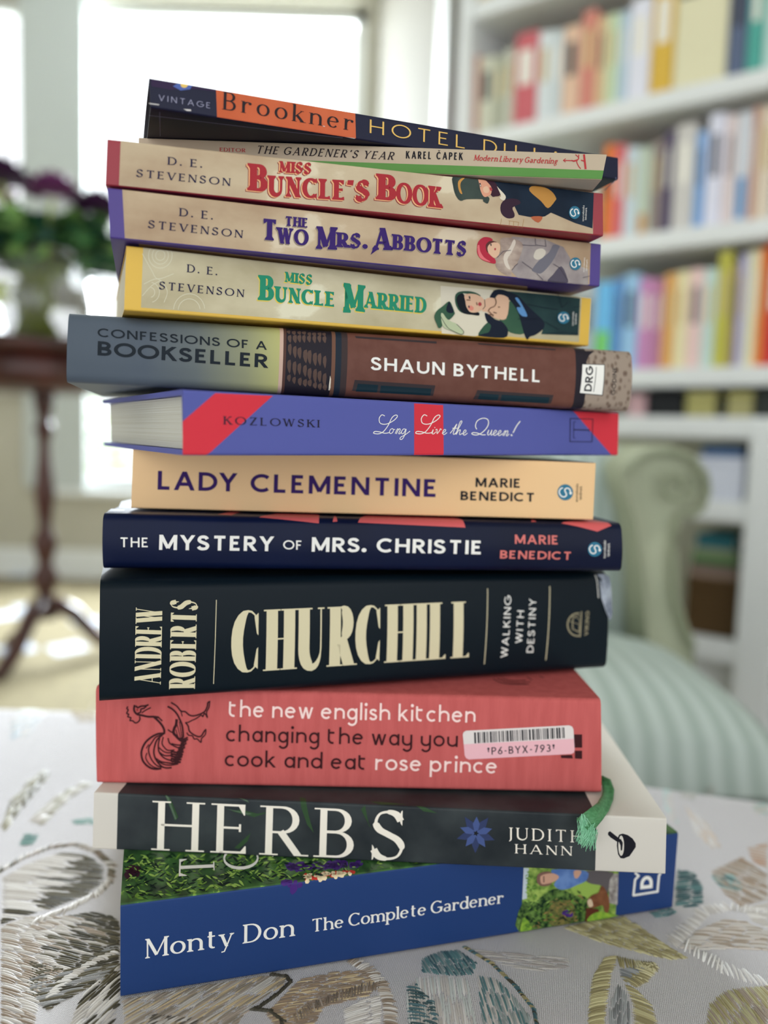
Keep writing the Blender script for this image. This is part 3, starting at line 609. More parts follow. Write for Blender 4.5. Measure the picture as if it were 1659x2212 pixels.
# ------------------------------------------------------------------ stroke lettering (letters drawn as strokes with serifs)
def arc(cx, cy, rx, ry, a0, a1, n=None):
    n = n or max(4, int(abs(a1 - a0) / 15)); return [(cx + rx * math.cos(math.radians(a0 + (a1 - a0) * i / n)), cy + ry * math.sin(math.radians(a0 + (a1 - a0) * i / n))) for i in range(n + 1)]
def spl(P, n=5):
    out = []
    for i in range(len(P) - 1):
        p0 = P[max(i - 1, 0)]; p1 = P[i]; p2 = P[i + 1]; p3 = P[min(i + 2, len(P) - 1)]
        for k in range(n):
            t = k / n; out.append(tuple(.5 * (2 * p1[j] + (p2[j] - p0[j]) * t + (2 * p0[j] - 5 * p1[j] + 4 * p2[j] - p3[j]) * t * t + (3 * p1[j] - p0[j] - 3 * p2[j] + p3[j]) * t ** 3) for j in (0, 1)))
    return out + [P[-1]]
SS = [(.5, .82), (.42, .95), (.27, 1), (.1, .95), (.03, .77), (.1, .62), (.27, .52), (.45, .41), (.53, .25), (.45, .06), (.26, 0), (.09, .05), (.0, .19)]
# stroke = (points, class, start serif, end serif); class K thick, k thin, c curve by direction, s the S curve, g thick to thin
# serif 1 both sides, 2 left, 3 right, 4 beak down, 5 beak up, 6 ball/beak for curves
G = {
'A': (.78, [([(.39, 1), (.78, 0)], 'K', 0, 1), ([(.39, 1), (0, 0)], 'k', 0, 1), ([(.13, .33), (.65, .33)], 'k', 0, 0)]),
'B': (.52, [([(0, 0), (0, 1)], 'K', 2, 2), ([(0, 1), (.22, 1)] + arc(.23, .765, .24, .235, 90, -90) + [(0, .53)], 'c', 0, 0), ([(0, .53), (.24, .53)] + arc(.25, .265, .27, .265, 90, -90) + [(0, 0)], 'c', 0, 0)]),
'C': (.74, [(arc(.44, .5, .44, .5, 47, 313), 'c', 4, 5)]),
'D': (.70, [([(0, 0), (0, 1)], 'K', 2, 2), ([(0, 1), (.22, 1)] + arc(.24, .5, .46, .5, 90, -90) + [(0, 0)], 'c', 0, 0)]),
'E': (.46, [([(0, 0), (0, 1)], 'K', 2, 2), ([(0, 1), (.45, 1)], 'k', 0, 4), ([(0, .52), (.38, .52)], 'k', 0, 1), ([(0, 0), (.48, 0)], 'k', 0, 5)]),
'F': (.44, [([(0, 0), (0, 1)], 'K', 1, 2), ([(0, 1), (.44, 1)], 'k', 0, 4), ([(0, .50), (.37, .50)], 'k', 0, 1)]),
'G': (.80, [(arc(.45, .5, .45, .5, 47, 340), 'c', 4, 0), ([(.80, .1), (.80, .46)], 'K', 0, 1), ([(.50, .46), (.84, .46)], 'k', 0, 0)]),
'H': (.66, [([(0, 0), (0, 1)], 'K', 1, 1), ([(.66, 0), (.66, 1)], 'K', 1, 1), ([(0, .52), (.66, .52)], 'k', 0, 0)]),
'I': (0, [([(0, 0), (0, 1)], 'K', 1, 1)]),
'J': (.2, [([(.2, 1), (.2, .06)] + arc(.02, .06, .18, .24, 0, -75), 'g', 1, 0)]),
'K': (.60, [([(0, 0), (0, 1)], 'K', 1, 1), ([(.56, 1), (.02, .44)], 'k', 1, 0), ([(.20, .60), (.62, 0)], 'K', 0, 1)]),
'L': (.46, [([(0, 0), (0, 1)], 'K', 2, 1), ([(0, 0), (.46, 0)], 'k', 0, 5)]),
'M': (.84, [([(0, 0), (0, 1)], 'k', 1, 2), ([(.0, 1), (.42, .12)], 'K', 0, 0), ([(.42, .12), (.84, 1)], 'k', 0, 0), ([(.84, 0), (.84, 1)], 'K', 1, 3)]),
'N': (.68, [([(0, 0), (0, 1)], 'k', 1, 2), ([(0, 1), (.68, 0)], 'K', 0, 0), ([(.68, 0), (.68, 1)], 'k', 0, 1)]),
'O': (.96, [(arc(.48, .5, .48, .5, 0, 360), 'c', 0, 0)]),
'P': (.52, [([(0, 0), (0, 1)], 'K', 1, 2), ([(0, 1), (.24, 1)] + arc(.25, .735, .27, .265, 90, -90) + [(0, .47)], 'c', 0, 0)]),
'R': (.56, [([(0, 0), (0, 1)], 'K', 1, 2), ([(0, 1), (.24, 1)] + arc(.25, .735, .26, .265, 90, -90) + [(0, .47)], 'c', 0, 0), ([(.22, .49), (.57, 0)], 'K', 0, 3)]),
'S': (.53, [(spl(SS), 's', 4, 5)]),
'T': (.66, [([(.33, 0), (.33, 1)], 'K', 1, 0), ([(0, 1), (.66, 1)], 'k', 4, 4)]),
'U': (.66, [([(0, 1), (0, .33)] + arc(.33, .33, .33, .33, 180, 360) + [(.66, 1)], 'g', 1, 1)]),
'V': (.72, [([(0, 1), (.36, 0)], 'K', 1, 0), ([(.36, 0), (.72, 1)], 'k', 0, 1)]),
'W': (1.04, [([(0, 1), (.28, 0)], 'K', 1, 0), ([(.28, 0), (.52, 1)], 'k', 0, 0), ([(.52, 1), (.78, 0)], 'K', 0, 0), ([(.78, 0), (1.04, 1)], 'k', 0, 1)]),
'X': (.64, [([(0, 1), (.64, 0)], 'K', 1, 1), ([(0, 0), (.62, 1)], 'k', 1, 1)]),
'Y': (.66, [([(0, 1), (.33, .46)], 'K', 1, 0), ([(.66, 1), (.33, .46)], 'k', 1, 0), ([(.33, .5), (.33, 0)], 'K', 0, 1)]),
'Z': (.6, [([(.02, 1), (.58, 1)], 'k', 4, 0), ([(.58, 1), (.0, 0)], 'K', 0, 0), ([(0, 0), (.6, 0)], 'k', 0, 5)]),
'6': (.5, [([(.4, 1), (.06, .45)], 'c', 0, 0), (arc(.25, .28, .25, .28, 0, 360), 'c', 0, 0)]),
'7': (.48, [([(0, 1), (.48, 1)], 'k', 0, 0), ([(.47, 1), (.14, 0)], 'K', 0, 0)]),
'9': (.5, [(arc(.25, .72, .25, .28, 0, 360), 'c', 0, 0), ([(.45, .56), (.1, 0)], 'c', 0, 0)]),
'3': (.46, [(arc(.22, .76, .22, .24, 140, -80), 'c', 0, 0), (arc(.22, .27, .25, .27, 90, -150), 'c', 0, 0)]),
'-': (.28, [([(0, .42), (.28, .42)], 'k', 0, 0)]), '.': (.0, [([(-.0, .0), (.0, .13)], 'D', 0, 0)]), ',': (.0, [([(0, .1), (-.05, -.12)], 'k', 0, 0)]),
"'": (.05, [([(.05, 1), (.0, .76)], 'K', 0, 0)]), '!': (.05, [([(0, .0), (0, .12)], 'D', 0, 0), ([(0, .28), (.05, 1)], 'K', 0, 0)]),
'*': (.26, [([(.13, .98), (.13, .66)], 'k', 0, 0), ([(.0, .9), (.26, .74)], 'k', 0, 0), ([(.26, .9), (.0, .74)], 'k', 0, 0)]),
'a': (.5, [(arc(.22, .17, .22, .17, 30, 360), 'c', 0, 0), ([(.06, .55)] + arc(.22, .44, .22, .22, 130, 0) + [(.44, .1), (.52, .02)], 'c', 0, 0)]),
'b': (.56, [([(0, 1), (0, 0)], 'K', 2, 0), (arc(.28, .33, .28, .33, 180, -180), 'c', 0, 0)]),
'c': (.48, [(arc(.28, .33, .28, .33, 48, 312), 'c', 4, 0)]),
'd': (.56, [([(.56, 1), (.56, 0)], 'K', 2, 3), (arc(.28, .33, .28, .33, 0, 360), 'c', 0, 0)]),
'e': (.56, [([(.02, .36), (.54, .36)], 'k', 0, 0), (arc(.28, .33, .27, .33, 6, 318), 'c', 0, 0)]),
'g': (.5, [(arc(.24, .44, .2, .22, 0, 360), 'c', 0, 0), ([(.38, .6), (.54, .66)], 'k', 0, 0), (spl([(.12, .26), (.06, .16), (.14, .08), (.36, .05), (.48, -.06), (.4, -.24), (.22, -.28), (.03, -.22), (.02, -.1), (.12, .02)], 3), 'k', 0, 0)]),
'h': (.54, [([(0, 1), (0, 0)], 'K', 2, 1), (arc(.27, .39, .27, .27, 175, 0) + [(.54, 0)], 'u', 0, 1)]),
'i': (.0, [([(0, .66), (0, 0)], 'K', 2, 1), ([(0, .86), (0, .98)], 'D', 0, 0)]),
'k': (.5, [([(0, 1), (0, 0)], 'K', 2, 1), ([(.44, .66), (.02, .26)], 'k', 1, 0), ([(.15, .38), (.5, 0)], 'K', 0, 1)]),
'l': (.0, [([(0, 1), (0, 0)], 'K', 2, 1)]),
'm': (.92, [([(0, .66), (0, 0)], 'K', 2, 1), (arc(.23, .42, .23, .24, 175, 0) + [(.46, 0)], 'u', 0, 1), (arc(.69, .42, .23, .24, 175, 0) + [(.92, 0)], 'u', 0, 1)]),
'n': (.52, [([(0, .66), (0, 0)], 'K', 2, 1), (arc(.26, .40, .26, .26, 175, 0) + [(.52, 0)], 'u', 0, 1)]),
'o': (.58, [(arc(.29, .33, .29, .33, 0, 360), 'c', 0, 0)]),
'p': (.56, [([(0, .66), (0, -.32)], 'K', 2, 1), (arc(.28, .33, .28, .33, 180, -180), 'c', 0, 0)]),
'r': (.34, [([(0, .66), (0, 0)], 'K', 2, 1), (arc(.24, .36, .24, .28, 170, 62), 'c', 0, 4)]),
's': (.38, [(spl([(x * .72, y * .66) for x, y in SS]), 's', 4, 5)]),
't': (.34, [([(.12, .92), (.12, .18)] + arc(.28, .16, .16, .16, 180, 290), 'g', 0, 0), ([(-.02, .64), (.34, .64)], 'k', 0, 0)]),
'u': (.54, [([(0, .66), (0, .27)] + arc(.27, .27, .27, .27, 180, 360), 'c', 2, 0), ([(.54, .66), (.54, 0)], 'K', 2, 3)]),
'v': (.5, [([(0, .66), (.25, 0)], 'K', 1, 0), ([(.25, 0), (.5, .66)], 'k', 0, 1)]),
'w': (.78, [([(0, .66), (.2, 0)], 'K', 1, 0), ([(.2, 0), (.39, .66)], 'k', 0, 0), ([(.39, .66), (.58, 0)], 'K', 0, 0), ([(.58, 0), (.78, .66)], 'k', 0, 1)]),
'y': (.5, [([(0, .66), (.25, 0)], 'K', 1, 0), ([(.5, .66), (.25, 0), (.14, -.26), (.0, -.28)], 'k', 1, 0)]),
}
GR_ = dict(G)       # rounded lower case of the red cookery book, and other plain sans forms
GR_.update({'a': (.5, [(arc(.26, .33, .26, .33, 0, 360), 'c', 0, 0), ([(.52, .68), (.52, 0)], 'K', 0, 0)]),
'g': (.52, [(arc(.26, .33, .26, .33, 0, 360), 'c', 0, 0), ([(.52, .66), (.52, -.06)] + arc(.26, -.06, .26, .24, 0, -150), 'c', 0, 0)]),
'y': (.52, [([(0, .66), (0, .27)] + arc(.26, .27, .26, .27, 180, 360), 'c', 0, 0), ([(.52, .66), (.52, -.06)] + arc(.26, -.06, .26, .24, 0, -150), 'c', 0, 0)]),
't': (.40, [([(.0, .92), (.0, .24)] + arc(.24, .24, .24, .24, 180, 285), 'c', 0, 0), ([(0, .66), (.34, .66)], 'k', 0, 0)]),
'G': (.86, [(arc(.47, .5, .47, .5, 45, 360), 'c', 0, 0), ([(.5, .49), (.94, .49)], 'k', 0, 0)]),
'J': G['J'], 'Y': (.66, [([(0, 1), (.33, .46)], 'K', 0, 0), ([(.66, 1), (.33, .46)], 'k', 0, 0), ([(.33, .5), (.33, 0)], 'K', 0, 0)])})
G['Q'] = (.96, [(arc(.48, .5, .48, .5, 0, 360), 'c', 0, 0), ([(.5, .2), (.9, -.12)], 'K', 0, 0)])
def clipy(P, lo, hi):
    for s, lim in ((1, lo), (-1, -hi)):
        out = []
        for i in range(len(P)):
            a = P[i]; b = P[(i + 1) % len(P)]; ia = s * a[1] >= lim - 1e-9; ib = s * b[1] >= lim - 1e-9
            if ia: out.append(a)
            if ia != ib: t = (lim / s - a[1]) / (b[1] - a[1]); out.append((a[0] + (b[0] - a[0]) * t, lim / s))
        P = out
        if not P: return P
    return P
# style: T thick, t thin, se serif length, st serif thickness, xs horizontal scale, sl slant, sp letter gap, word gap
ST = {
'geo': dict(T=.155, t=.15, sp=.20, ws=.42, f=GR_), 'geob': dict(T=.20, t=.19, sp=.17, ws=.42, f=GR_), 'geol': dict(T=.088, t=.082, sp=.42, ws=.6, f=GR_),
'geom': dict(T=.135, t=.13, sp=.24, ws=.5, f=GR_), 'cond': dict(T=.18, t=.14, xs=.62, sp=.24, ws=.5, f=GR_), 'hel': dict(T=.14, t=.13, sp=.20, ws=.3, xs=.9, f=GR_),
'rnd': dict(T=.125, t=.12, sp=.17, ws=.34, f=GR_, xs=.98), 'tiny': dict(T=.12, t=.11, sp=.17, ws=.3, f=GR_),
'ser': dict(T=.165, t=.085, se=.08, st=.055, sp=.36, ws=.55), 'serb': dict(T=.16, t=.08, se=.085, st=.04, sp=.22, ws=.38),
'herb': dict(T=.13, t=.044, se=.11, st=.03, sp=.34, ws=.5, xs=.98), 'hann': dict(T=.125, t=.06, se=.075, st=.04, sp=.36, ws=.5),
'did': dict(T=.19, t=.024, se=.045, st=.024, xs=.44, sp=.06, ws=.3, didone=1), 'did2': dict(T=.165, t=.032, se=.045, st=.03, xs=.44, sp=.07, ws=.3, didone=1),
'brook': dict(T=.15, t=.045, se=.07, st=.028, sp=.34, ws=.4), 'kit': dict(T=.16, t=.085, se=.06, st=.045, sl=.28, sp=.30, ws=.45, xs=.9),
'mod': dict(T=.17, t=.10, se=.05, st=.06, sl=.24, sp=.15, ws=.25, xs=.86),
'deco': dict(T=.27, t=.12, se=.09, st=.10, sp=.12, ws=.3, xs=.76, brk=1), 'monty': dict(T=.15, t=.068, se=.075, st=.05, sp=.17, ws=.36), 'monty2': dict(T=.15, t=.07, se=.065, st=.05, sp=.12, ws=.26, xs=.9),
}
def glyph_polys(ch, s):
    f = s.get('f', G); T, t = s['T'], s['t']; se, st, xs = s.get('se', 0), s.get('st', 0), s.get('xs', 1)
    wsk, strokes = f[ch]; out = []
    narrow = xs
    for P, c, a0, a1 in strokes:
        h = t
        Q = []
        for x, y in P:
            top = 1.0 if y > .67 else .66
            Q.append((x * narrow, y))
        straight = len(Q) == 2; hor = straight and abs(P[0][1] - P[1][1]) < .01
        asc = ch in 'bdfhklt' or ch.isupper() or ch in '6793*!'
        if c == 'D':
            r = max(T, t * 1.3) * .62; cy = P[0][1] + r if P[0][1] < .1 else .9
            out.append([(Q[0][0] + r * math.cos(i * PI / 5), cy + r * math.sin(i * PI / 5)) for i in range(10)]); continue
        mtop = 1.0 if max(p[1] for p in P) > .7 else .66
        def ins(y):        # keep curved strokes inside the letter height
            if ch in 'gpy' and min(p[1] for p in P) < -.05: return y
            return h / 2 + y * (mtop - h) / mtop if c not in 'Kk' or hor else y
        Q = [(x, ins(y)) for x, y in Q]
        if hor and .05 < P[0][1] < .95: Q = [(x, y) for (x, _), (_, y) in zip(Q, P)]
        n = len(Q); Wd = []
        for i in range(n):
            dx = Q[min(i + 1, n - 1)][0] - Q[max(i - 1, 0)][0]; dy = Q[min(i + 1, n - 1)][1] - Q[max(i - 1, 0)][1]; L = math.hypot(dx, dy) or 1
            if c == 'K': wv = T
            elif c == 'k': wv = t
            elif c == 'c' and s.get('didone') and ch in 'CG': wv = t + (T - t) * max(0, min(1, 1.15 - Q[i][0] / (wsk * narrow) * 1.55)) ** .8 * (abs(dy) / L) ** .8
            elif c == 'c': wv = t + (T - t) * (abs(dy) / L) ** 1.6
            elif c == 'u': wv = t + (T - t) * min(1, (i / (n - 1)) * 1.5) * (abs(dy) / L) ** .8
            elif c == 's': wv = t + (T * 1.05 - t) * max(0, abs(dx * .6 - dy * .8) / L * (1 if dx * dy < 0 else .35)) ** 1.5
            elif c == 'g': wv = T + (t - T) * max(0, min(1, (i - n * .35) / (n * .45)))
            Wd.append(wv)
        if straight and not hor:
            (x0, y0), (x1, y1) = Q; dx, dy = x1 - x0, y1 - y0; L = math.hypot(dx, dy); nx, ny = -dy / L, dx / L; wv = Wd[0]
            # horizontal stroke width for verticals, true width for diagonals
            e0 = .3 if P[0][1] in (0, 1, .66, -.32) else 0; e1 = .3 if P[1][1] in (0, 1, .66, -.32) else 0
            a = (x0 - dx / L * e0, y0 - dy / L * e0); b = (x1 + dx / L * e1, y1 + dy / L * e1)
            quad = [(a[0] + nx * wv / 2, a[1] + ny * wv / 2), (b[0] + nx * wv / 2, b[1] + ny * wv / 2), (b[0] - nx * wv / 2, b[1] - ny * wv / 2), (a[0] - nx * wv / 2, a[1] - ny * wv / 2)]
            lo, hi = min(P[0][1], P[1][1]), max(P[0][1], P[1][1])
            out.append(clipy(quad, lo if (lo in (0, -.32)) else -9, hi if hi in (1, .66) else 9))
        else:
            Lp, Rp = [], []
            for i in range(n):
                dx = Q[min(i + 1, n - 1)][0] - Q[max(i - 1, 0)][0]; dy = Q[min(i + 1, n - 1)][1] - Q[max(i - 1, 0)][1]
                if math.hypot(Q[0][0] - Q[-1][0], Q[0][1] - Q[-1][1]) < 1e-6 and i in (0, n - 1): dx, dy = Q[1][0] - Q[-2][0], Q[1][1] - Q[-2][1]
                L = math.hypot(dx, dy) or 1; nx, ny = -dy / L * Wd[i] / 2, dx / L * Wd[i] / 2
                Lp.append((Q[i][0] + nx, Q[i][1] + ny)); Rp.append((Q[i][0] - nx, Q[i][1] - ny))
            if hor and c == 'k' and not se:     # sans arms end square
                pass
            for i in range(n - 1): out.append([Lp[i], Lp[i + 1], Rp[i + 1], Rp[i]])
        if se:
            for end, flag in ((0, a0), (-1, a1)):
                if not flag: continue
                x, y = Q[end]; wv = Wd[end]
                yy = P[end][1]
                if flag in (1, 2, 3) and not hor:
                    hw = wv / 2 / max(.5, abs(Q[0][1] - Q[-1][1]) / (math.hypot(Q[0][0] - Q[-1][0], Q[0][1] - Q[-1][1]) or 1)) if straight else wv / 2
                    l = x - hw - (se if flag in (1, 2) else 0); r_ = x + hw + (se if flag in (1, 3) else 0)
                    up = yy < .3 ; y0 = yy; y1 = yy + (st if up else -st)
                    if flag == 3 and ch == 'R': l = x - hw
                    out.append([(l, y0), (r_, y0), (r_, y1), (l, y1)])
                    if st > .03 or s.get('brk'):
                        b2 = st * (1.0 if s.get('brk') else .9) * (1 if up else -1); out.append([(l + se * .35, y1), (r_ - se * .35, y1), (x + hw * .98, y1 + b2), (x - hw * .98, y1 + b2)])
                elif flag in (4, 5) or (flag == 1 and hor):
                    bl = se * (1.9 if s.get('didone') else 1.5) * (1.2 if mtop == 1 else .8); bw = max(st * 1.1, t * .9); sx = 1 if (Q[end][0] > Q[0][0] - .01 and end == -1) else -1
                    if ch in 'CGSscr': sx = 1 if (flag == 4 or ch == 'r') else (1 if ch in 'CG' else -1)
                    dirn = -1 if flag == 4 else 1
                    if hor and flag == 1: out.append([(x - bw / 2, y - bl * .6), (x + bw / 2, y - bl * .6), (x + bw / 2, y + bl * .6), (x - bw / 2, y + bl * .6)])
                    elif hor: out.append([(x - sx * (bw * 1.6 + bl * .25), y), (x - sx * bw * .2, y - dirn * t / 2), (x + sx * bw * .6, y - dirn * t / 2), (x + sx * bw * .5, y + dirn * bl), (x, y + dirn * bl)])
                    elif s.get('didone') and ch in 'CG': out.append([(x - .045, y - dirn * .04), (x + .022, y - dirn * .10), (x + .022, y + dirn * .26), (x - .004, y + dirn * .23)])
                    elif s.get('didone') and ch == 'S': out.append([(x - sx * .04, y - dirn * .02), (x + sx * .02, y - dirn * .10), (x + sx * .02, y + dirn * .12), (x, y + dirn * .10)])
                    elif ch == 'r': out.append([(x + .09 * math.cos(i * PI / 4) * (1 if T > .1 else .8) , y - .03 + .08 * math.sin(i * PI / 4)) for i in range(8)])
                    else:
                        out.append([(x - sx * bw * .9, y - dirn * bl * .25), (x + sx * bw * .2, y - dirn * bl * 1.0), (x + sx * bw * .8, y - dirn * bl * 1.1), (x + sx * bw * .8, y + dirn * bl * .5), (x + sx * bw * .1, y + dirn * bl * .3)])
    return wsk * narrow, [p for p in out if len(p) >= 3]
def layout(text, style, gaps=None):
    s = dict(ST[style]); x = 0; out = []; prev = None
    s.setdefault('sp', .2)
    for ch in text:
        if ch == ' ': x += s['ws']; continue
        if ch == 'Č': base = 'C'
        elif ch == '’': base = "'"
        else: base = ch
        w_, P = glyph_polys(base, s)
        if ch == 'Č': P = P + [[(.16 * s.get('xs', 1), 1.26), (.30 * s.get('xs', 1), 1.26), (.5 * s.get('xs', 1), 1.08), (.38 * s.get('xs', 1), 1.08)], [(.72 * s.get('xs', 1), 1.26), (.58 * s.get('xs', 1), 1.26), (.38 * s.get('xs', 1), 1.08), (.5 * s.get('xs', 1), 1.08)]]
        ov = s['T'] / 2
        rnd = .5 if base in 'CGOQceodqgSs' else 1
        x += ov * rnd
        if base in 'AVWTYJ' and prev and prev in 'AVWTYLPDO': x -= .07
        sl = s.get('sl', 0)
        for p in P: out.append([(x + a + sl * b, b) for a, b in p])
        x += w_ + ov * (.6 if base in 'ODos' else 1) + s['sp']; prev = base
    return out, x - s['sp']

# ------------------------------------------------------------------ the stack of books
def homography(px4, L, T):
    """photo pixels -> (u, v) on the spine, u from the left end, v up from the lower edge"""
    dst = [(0, T), (L, T), (L, 0), (0, 0)]; A = []
    for (x, y), (u, v) in zip(px4, dst):
        A.append([x, y, 1, 0, 0, 0, -u * x, -u * y, u]); A.append([0, 0, 0, x, y, 1, -v * x, -v * y, v])
    n = 8
    for i in range(n):
        p = max(range(i, n), key=lambda r: abs(A[r][i])); A[i], A[p] = A[p], A[i]
        for r in range(n):
            if r != i:
                k = A[r][i] / A[i][i]
                if k: A[r] = [a - k * b for a, b in zip(A[r], A[i])]
    h = [A[i][8] / A[i][i] for i in range(n)] + [1]
    def f(x, y): w_ = h[6] * x + h[7] * y + 1; return ((h[0] * x + h[1] * y + h[2]) / w_, (h[3] * x + h[4] * y + h[5]) / w_)
    return f
class Book:
    def __init__(s, x0, y0, yaw, L, T, px4, W, label, r=.0008, bulge=0, tc=.0005, hard=False, group='stack of books on the footstool'):
        s.L, s.T, s.W, s.r, s.bulge, s.tc, s.hard = L, T, W, r, bulge, tc, hard
        s.d = Vector((math.cos(yaw), math.sin(yaw), 0)); s.n = Vector((-math.sin(yaw), math.cos(yaw), 0))
        P0 = Vector((x0, y0, 0)); c = [on_plane(px, py, P0, s.n) for px, py in px4]       # TL TR BR BL on the spine plane
        s.c = c; s.base = c[3].copy(); s.H = homography(px4, L, T)
        s.root = empty('book', s.base, yaw); tag(s.root, label, 'book', group)
        s.Minv = s.root.matrix_basis.inverted(); s.layer = {}
    def wp(s, x, y, z):
        """book coordinates (along the spine, depth, up) -> coordinates of the book's own frame"""
        u, v = x / s.L, z / s.T; TL, TR, BR, BL = s.c
        p = BL * (1 - u) * (1 - v) + BR * u * (1 - v) + TR * u * v + TL * (1 - u) * v + s.n * y
        return s.Minv @ p
    def prof(s, v):
        """point (y, z) and normal on the wrap of the cover at print height v"""
        T, r = s.T, s.r
        if v > T / 2: y, z, ny, nz = s.prof(T - v); return y, T - z, ny, -nz
        if v < -r: return -v, 0.0, 0, -1
        if v < r:
            a = (r - v) / (2 * r) * PI / 2; return r - r * math.cos(a), r - r * math.sin(a), -math.cos(a), -math.sin(a)
        q = (v - r) / (T - 2 * r); b = s.bulge; return -b * 4 * q * (1 - q), v, -1, 0
    def on(s, u, v, off):
        y, z, ny, nz = s.prof(v); return s.wp(u, y + ny * off, z + nz * off)
    def build(s, cover, page=None, ends=.0004, cover_name='cover'):
        page = page or page_m; T, W, L, r, t = s.T, s.W, s.L, s.r, s.tc
        vs_ = [-W] + [-r] + [r - 2 * r * i / 6 for i in range(6, -1, -1)][1:] ; vs_ = [-W, -W * .6, -W * .25, -.004 - r]
        if s.hard: vs_ += [-.008 - r, -.011 - r][:0]
        vs_ += [-r + 2 * r * i / 6 for i in range(7)]
        mid = [r + (T - 2 * r) * i / 8 for i in range(1, 8)]; vs2 = vs_ + mid + [T - q for q in vs_[::-1]]
        xs = [0, .002] + [L * i / 10 for i in range(1, 10)] + [L - .002, L]
        V = []; F = []
        out = [s.prof(v) for v in vs2]; n = len(out)
        for x in xs:
            for y, z, ny, nz in out: V.append(s.wp(x, y, z))
        m_ = len(V)
        for x in xs:
            for y, z, ny, nz in out: V.append(s.wp(x, min(y - ny * t, W), min(max(z - nz * t, 0), T)))
        k = len(xs)
        for i in range(k - 1):
            for j in range(n - 1):
                a = i * n + j; F.append((a, a + 1, a + n + 1, a + n)); F.append((m_ + a, m_ + a + n, m_ + a + n + 1, m_ + a + 1))
        for i in range(k - 1):
            for j in (0, n - 1): a = i * n + j; F.append((a, a + n, m_ + a + n, m_ + a) if j == 0 else (a, m_ + a, m_ + a + n, a + n))
        for j in range(n - 1):
            for i in (0, k - 1): a = i * n + j; F.append((a, m_ + a, m_ + a + 1, a + 1) if i == 0 else (a, a + 1, m_ + a + 1, m_ + a))
        o = mesh_obj(cover_name, V, F, cover, s.root, None, True)
        try: o.data.set_sharp_from_angle(angle=math.radians(40))
        except Exception: pass
        e = .003 if s.hard else ends; f = .003 if s.hard else .0006
        bm = bmesh.new(); bx(bm, e, L - e, max(t + (.002 if s.hard else .0003), r), W - f, t + .0002, T - t - .0002)
        bmesh.ops.subdivide_edges(bm, edges=[q for q in bm.edges], cuts=3, use_grid_fill=True)
        for v in bm.verts: v.co = s.wp(*v.co)
        bm_obj('page_block', bm, page, s.root)
        if s.hard:
            for x in (.0032, L - .0036):
                V = []; F = []; tube(V, F, [s.wp(x, t + .001 + (.0006 if 0 < i < 8 else 0), t + .001 + (T - 2 * t - .002) * i / 8) for i in range(9)], .0011, 6); mesh_obj('headband', V, F, mat('headband_red', (170, 60, 62)), s.root, None, True)
        return s
    def off(s, layer): return .00002 + .000025 * layer
    def rows(s):
        T, r = s.T, s.r; a = [-r + 2 * r * i / 6 for i in range(7)]
        return a + [r + (T - 2 * r) * i / 8 for i in range(1, 8)] + [T - q for q in a[::-1]]
    def slice(s, p):
        """cut a convex (u, v) polygon along the cover's own mesh rows so that it lies flat on it"""
        out = []; R_ = s.rows(); lo = min(q[1] for q in p); hi = max(q[1] for q in p)
        cuts = [-9] + [q for q in R_ if lo + 1e-7 < q < hi - 1e-7] + [9]
        for a, b in zip(cuts, cuts[1:]):
            q = p
            for sg, lim in ((1, a), (-1, -b)):
                if abs(lim) > 8: continue
                n = []
                for k in range(len(q)):
                    A, B = q[k], q[(k + 1) % len(q)]; ia = sg * A[1] >= lim - 1e-10; ib = sg * B[1] >= lim - 1e-10
                    if ia: n.append(A)
                    if ia != ib: t = (sg * lim - A[1]) / (B[1] - A[1]); n.append((A[0] + (B[0] - A[0]) * t, sg * lim))
                q = n
                if not q: break
            if len(q) > 2: out.append(q)
        return out
    def quads(s, name, polys, mt, layer=1, parent=None, label=None):
        """convex pieces in (u, v), laid on the curved cover"""
        V = []; F = []
        for k_, p in enumerate(polys):
            o = s.off(layer) + (k_ % 6) * .0000025
            for q in s.slice(p): j = len(V); V += [s.on(x, y, o) for x, y in q]; F.append(tuple(range(j, j + len(q))))
        ob = mesh_obj(name, V, F, mt, parent or s.root)
        if label: ob['label'] = label
        return ob
    def uv(s, px, py, face='spine'):
        if face == 'spine': return s.H(px, py)
        z = s.T if face == 'top' else 0; a = s.base + s.Minv.inverted().to_3x3() @ Vector((0, 0, 0))
        zz = (s.c[0].z + s.c[1].z) / 2 if face == 'top' else (s.c[2].z + s.c[3].z) / 2
        p = on_z(px, py, zz); q = p - s.c[3]; u = q.dot(s.d); y = q.dot(s.n); return (u, s.T + y if face == 'top' else -y)
    def text(s, name, txt, style, p0, p1, pt, mt, layer=6, face='spine', label=None, fat=0, parent=None):
        polys, wd = layout(txt, style) if not fat else layout_fat(txt, style, fat)
        a = Vector(s.uv(*p0, face)); b = Vector(s.uv(*p1, face)); c = Vector(s.uv(*pt, face)); ex = (b - a) / wd; ey = c - a
        out = [[tuple(a + ex * x + ey * y) for x, y in p] for p in polys]
        return s.quads(name, out, mt, layer, parent, label)
    def poly(s, name, pts, mt, layer=2, face='spine', label=None, parent=None):
        return s.polys(name, [pts], mt, layer, face, label, parent)
    def polys(s, name, lst, mt, layer=2, face='spine', label=None, parent=None):
        if 1 < len(lst) < 7:
            return [s.polys(name, [p], mt, layer, face, label, parent) for p in lst][0]
        out = []
        for pts in lst:
            q = [tuple(s.uv(x, y, face)) for x, y in pts]
            out += [[q[k] for k in t] for t in tessellate_polygon([[Vector((x, y, 0)) for x, y in q]])]
        V = []; F = []
        for p in out:
            for q in s.slice(p): j = len(V); V += [s.on(x, y, s.off(layer)) for x, y in q]; F.append(tuple(range(j, j + len(q))))
        ob = mesh_obj(name, V, F, mt, parent or s.root)
        if label: ob['label'] = label
        if len(lst) > 8: ob['kind'] = 'stuff'
        return ob
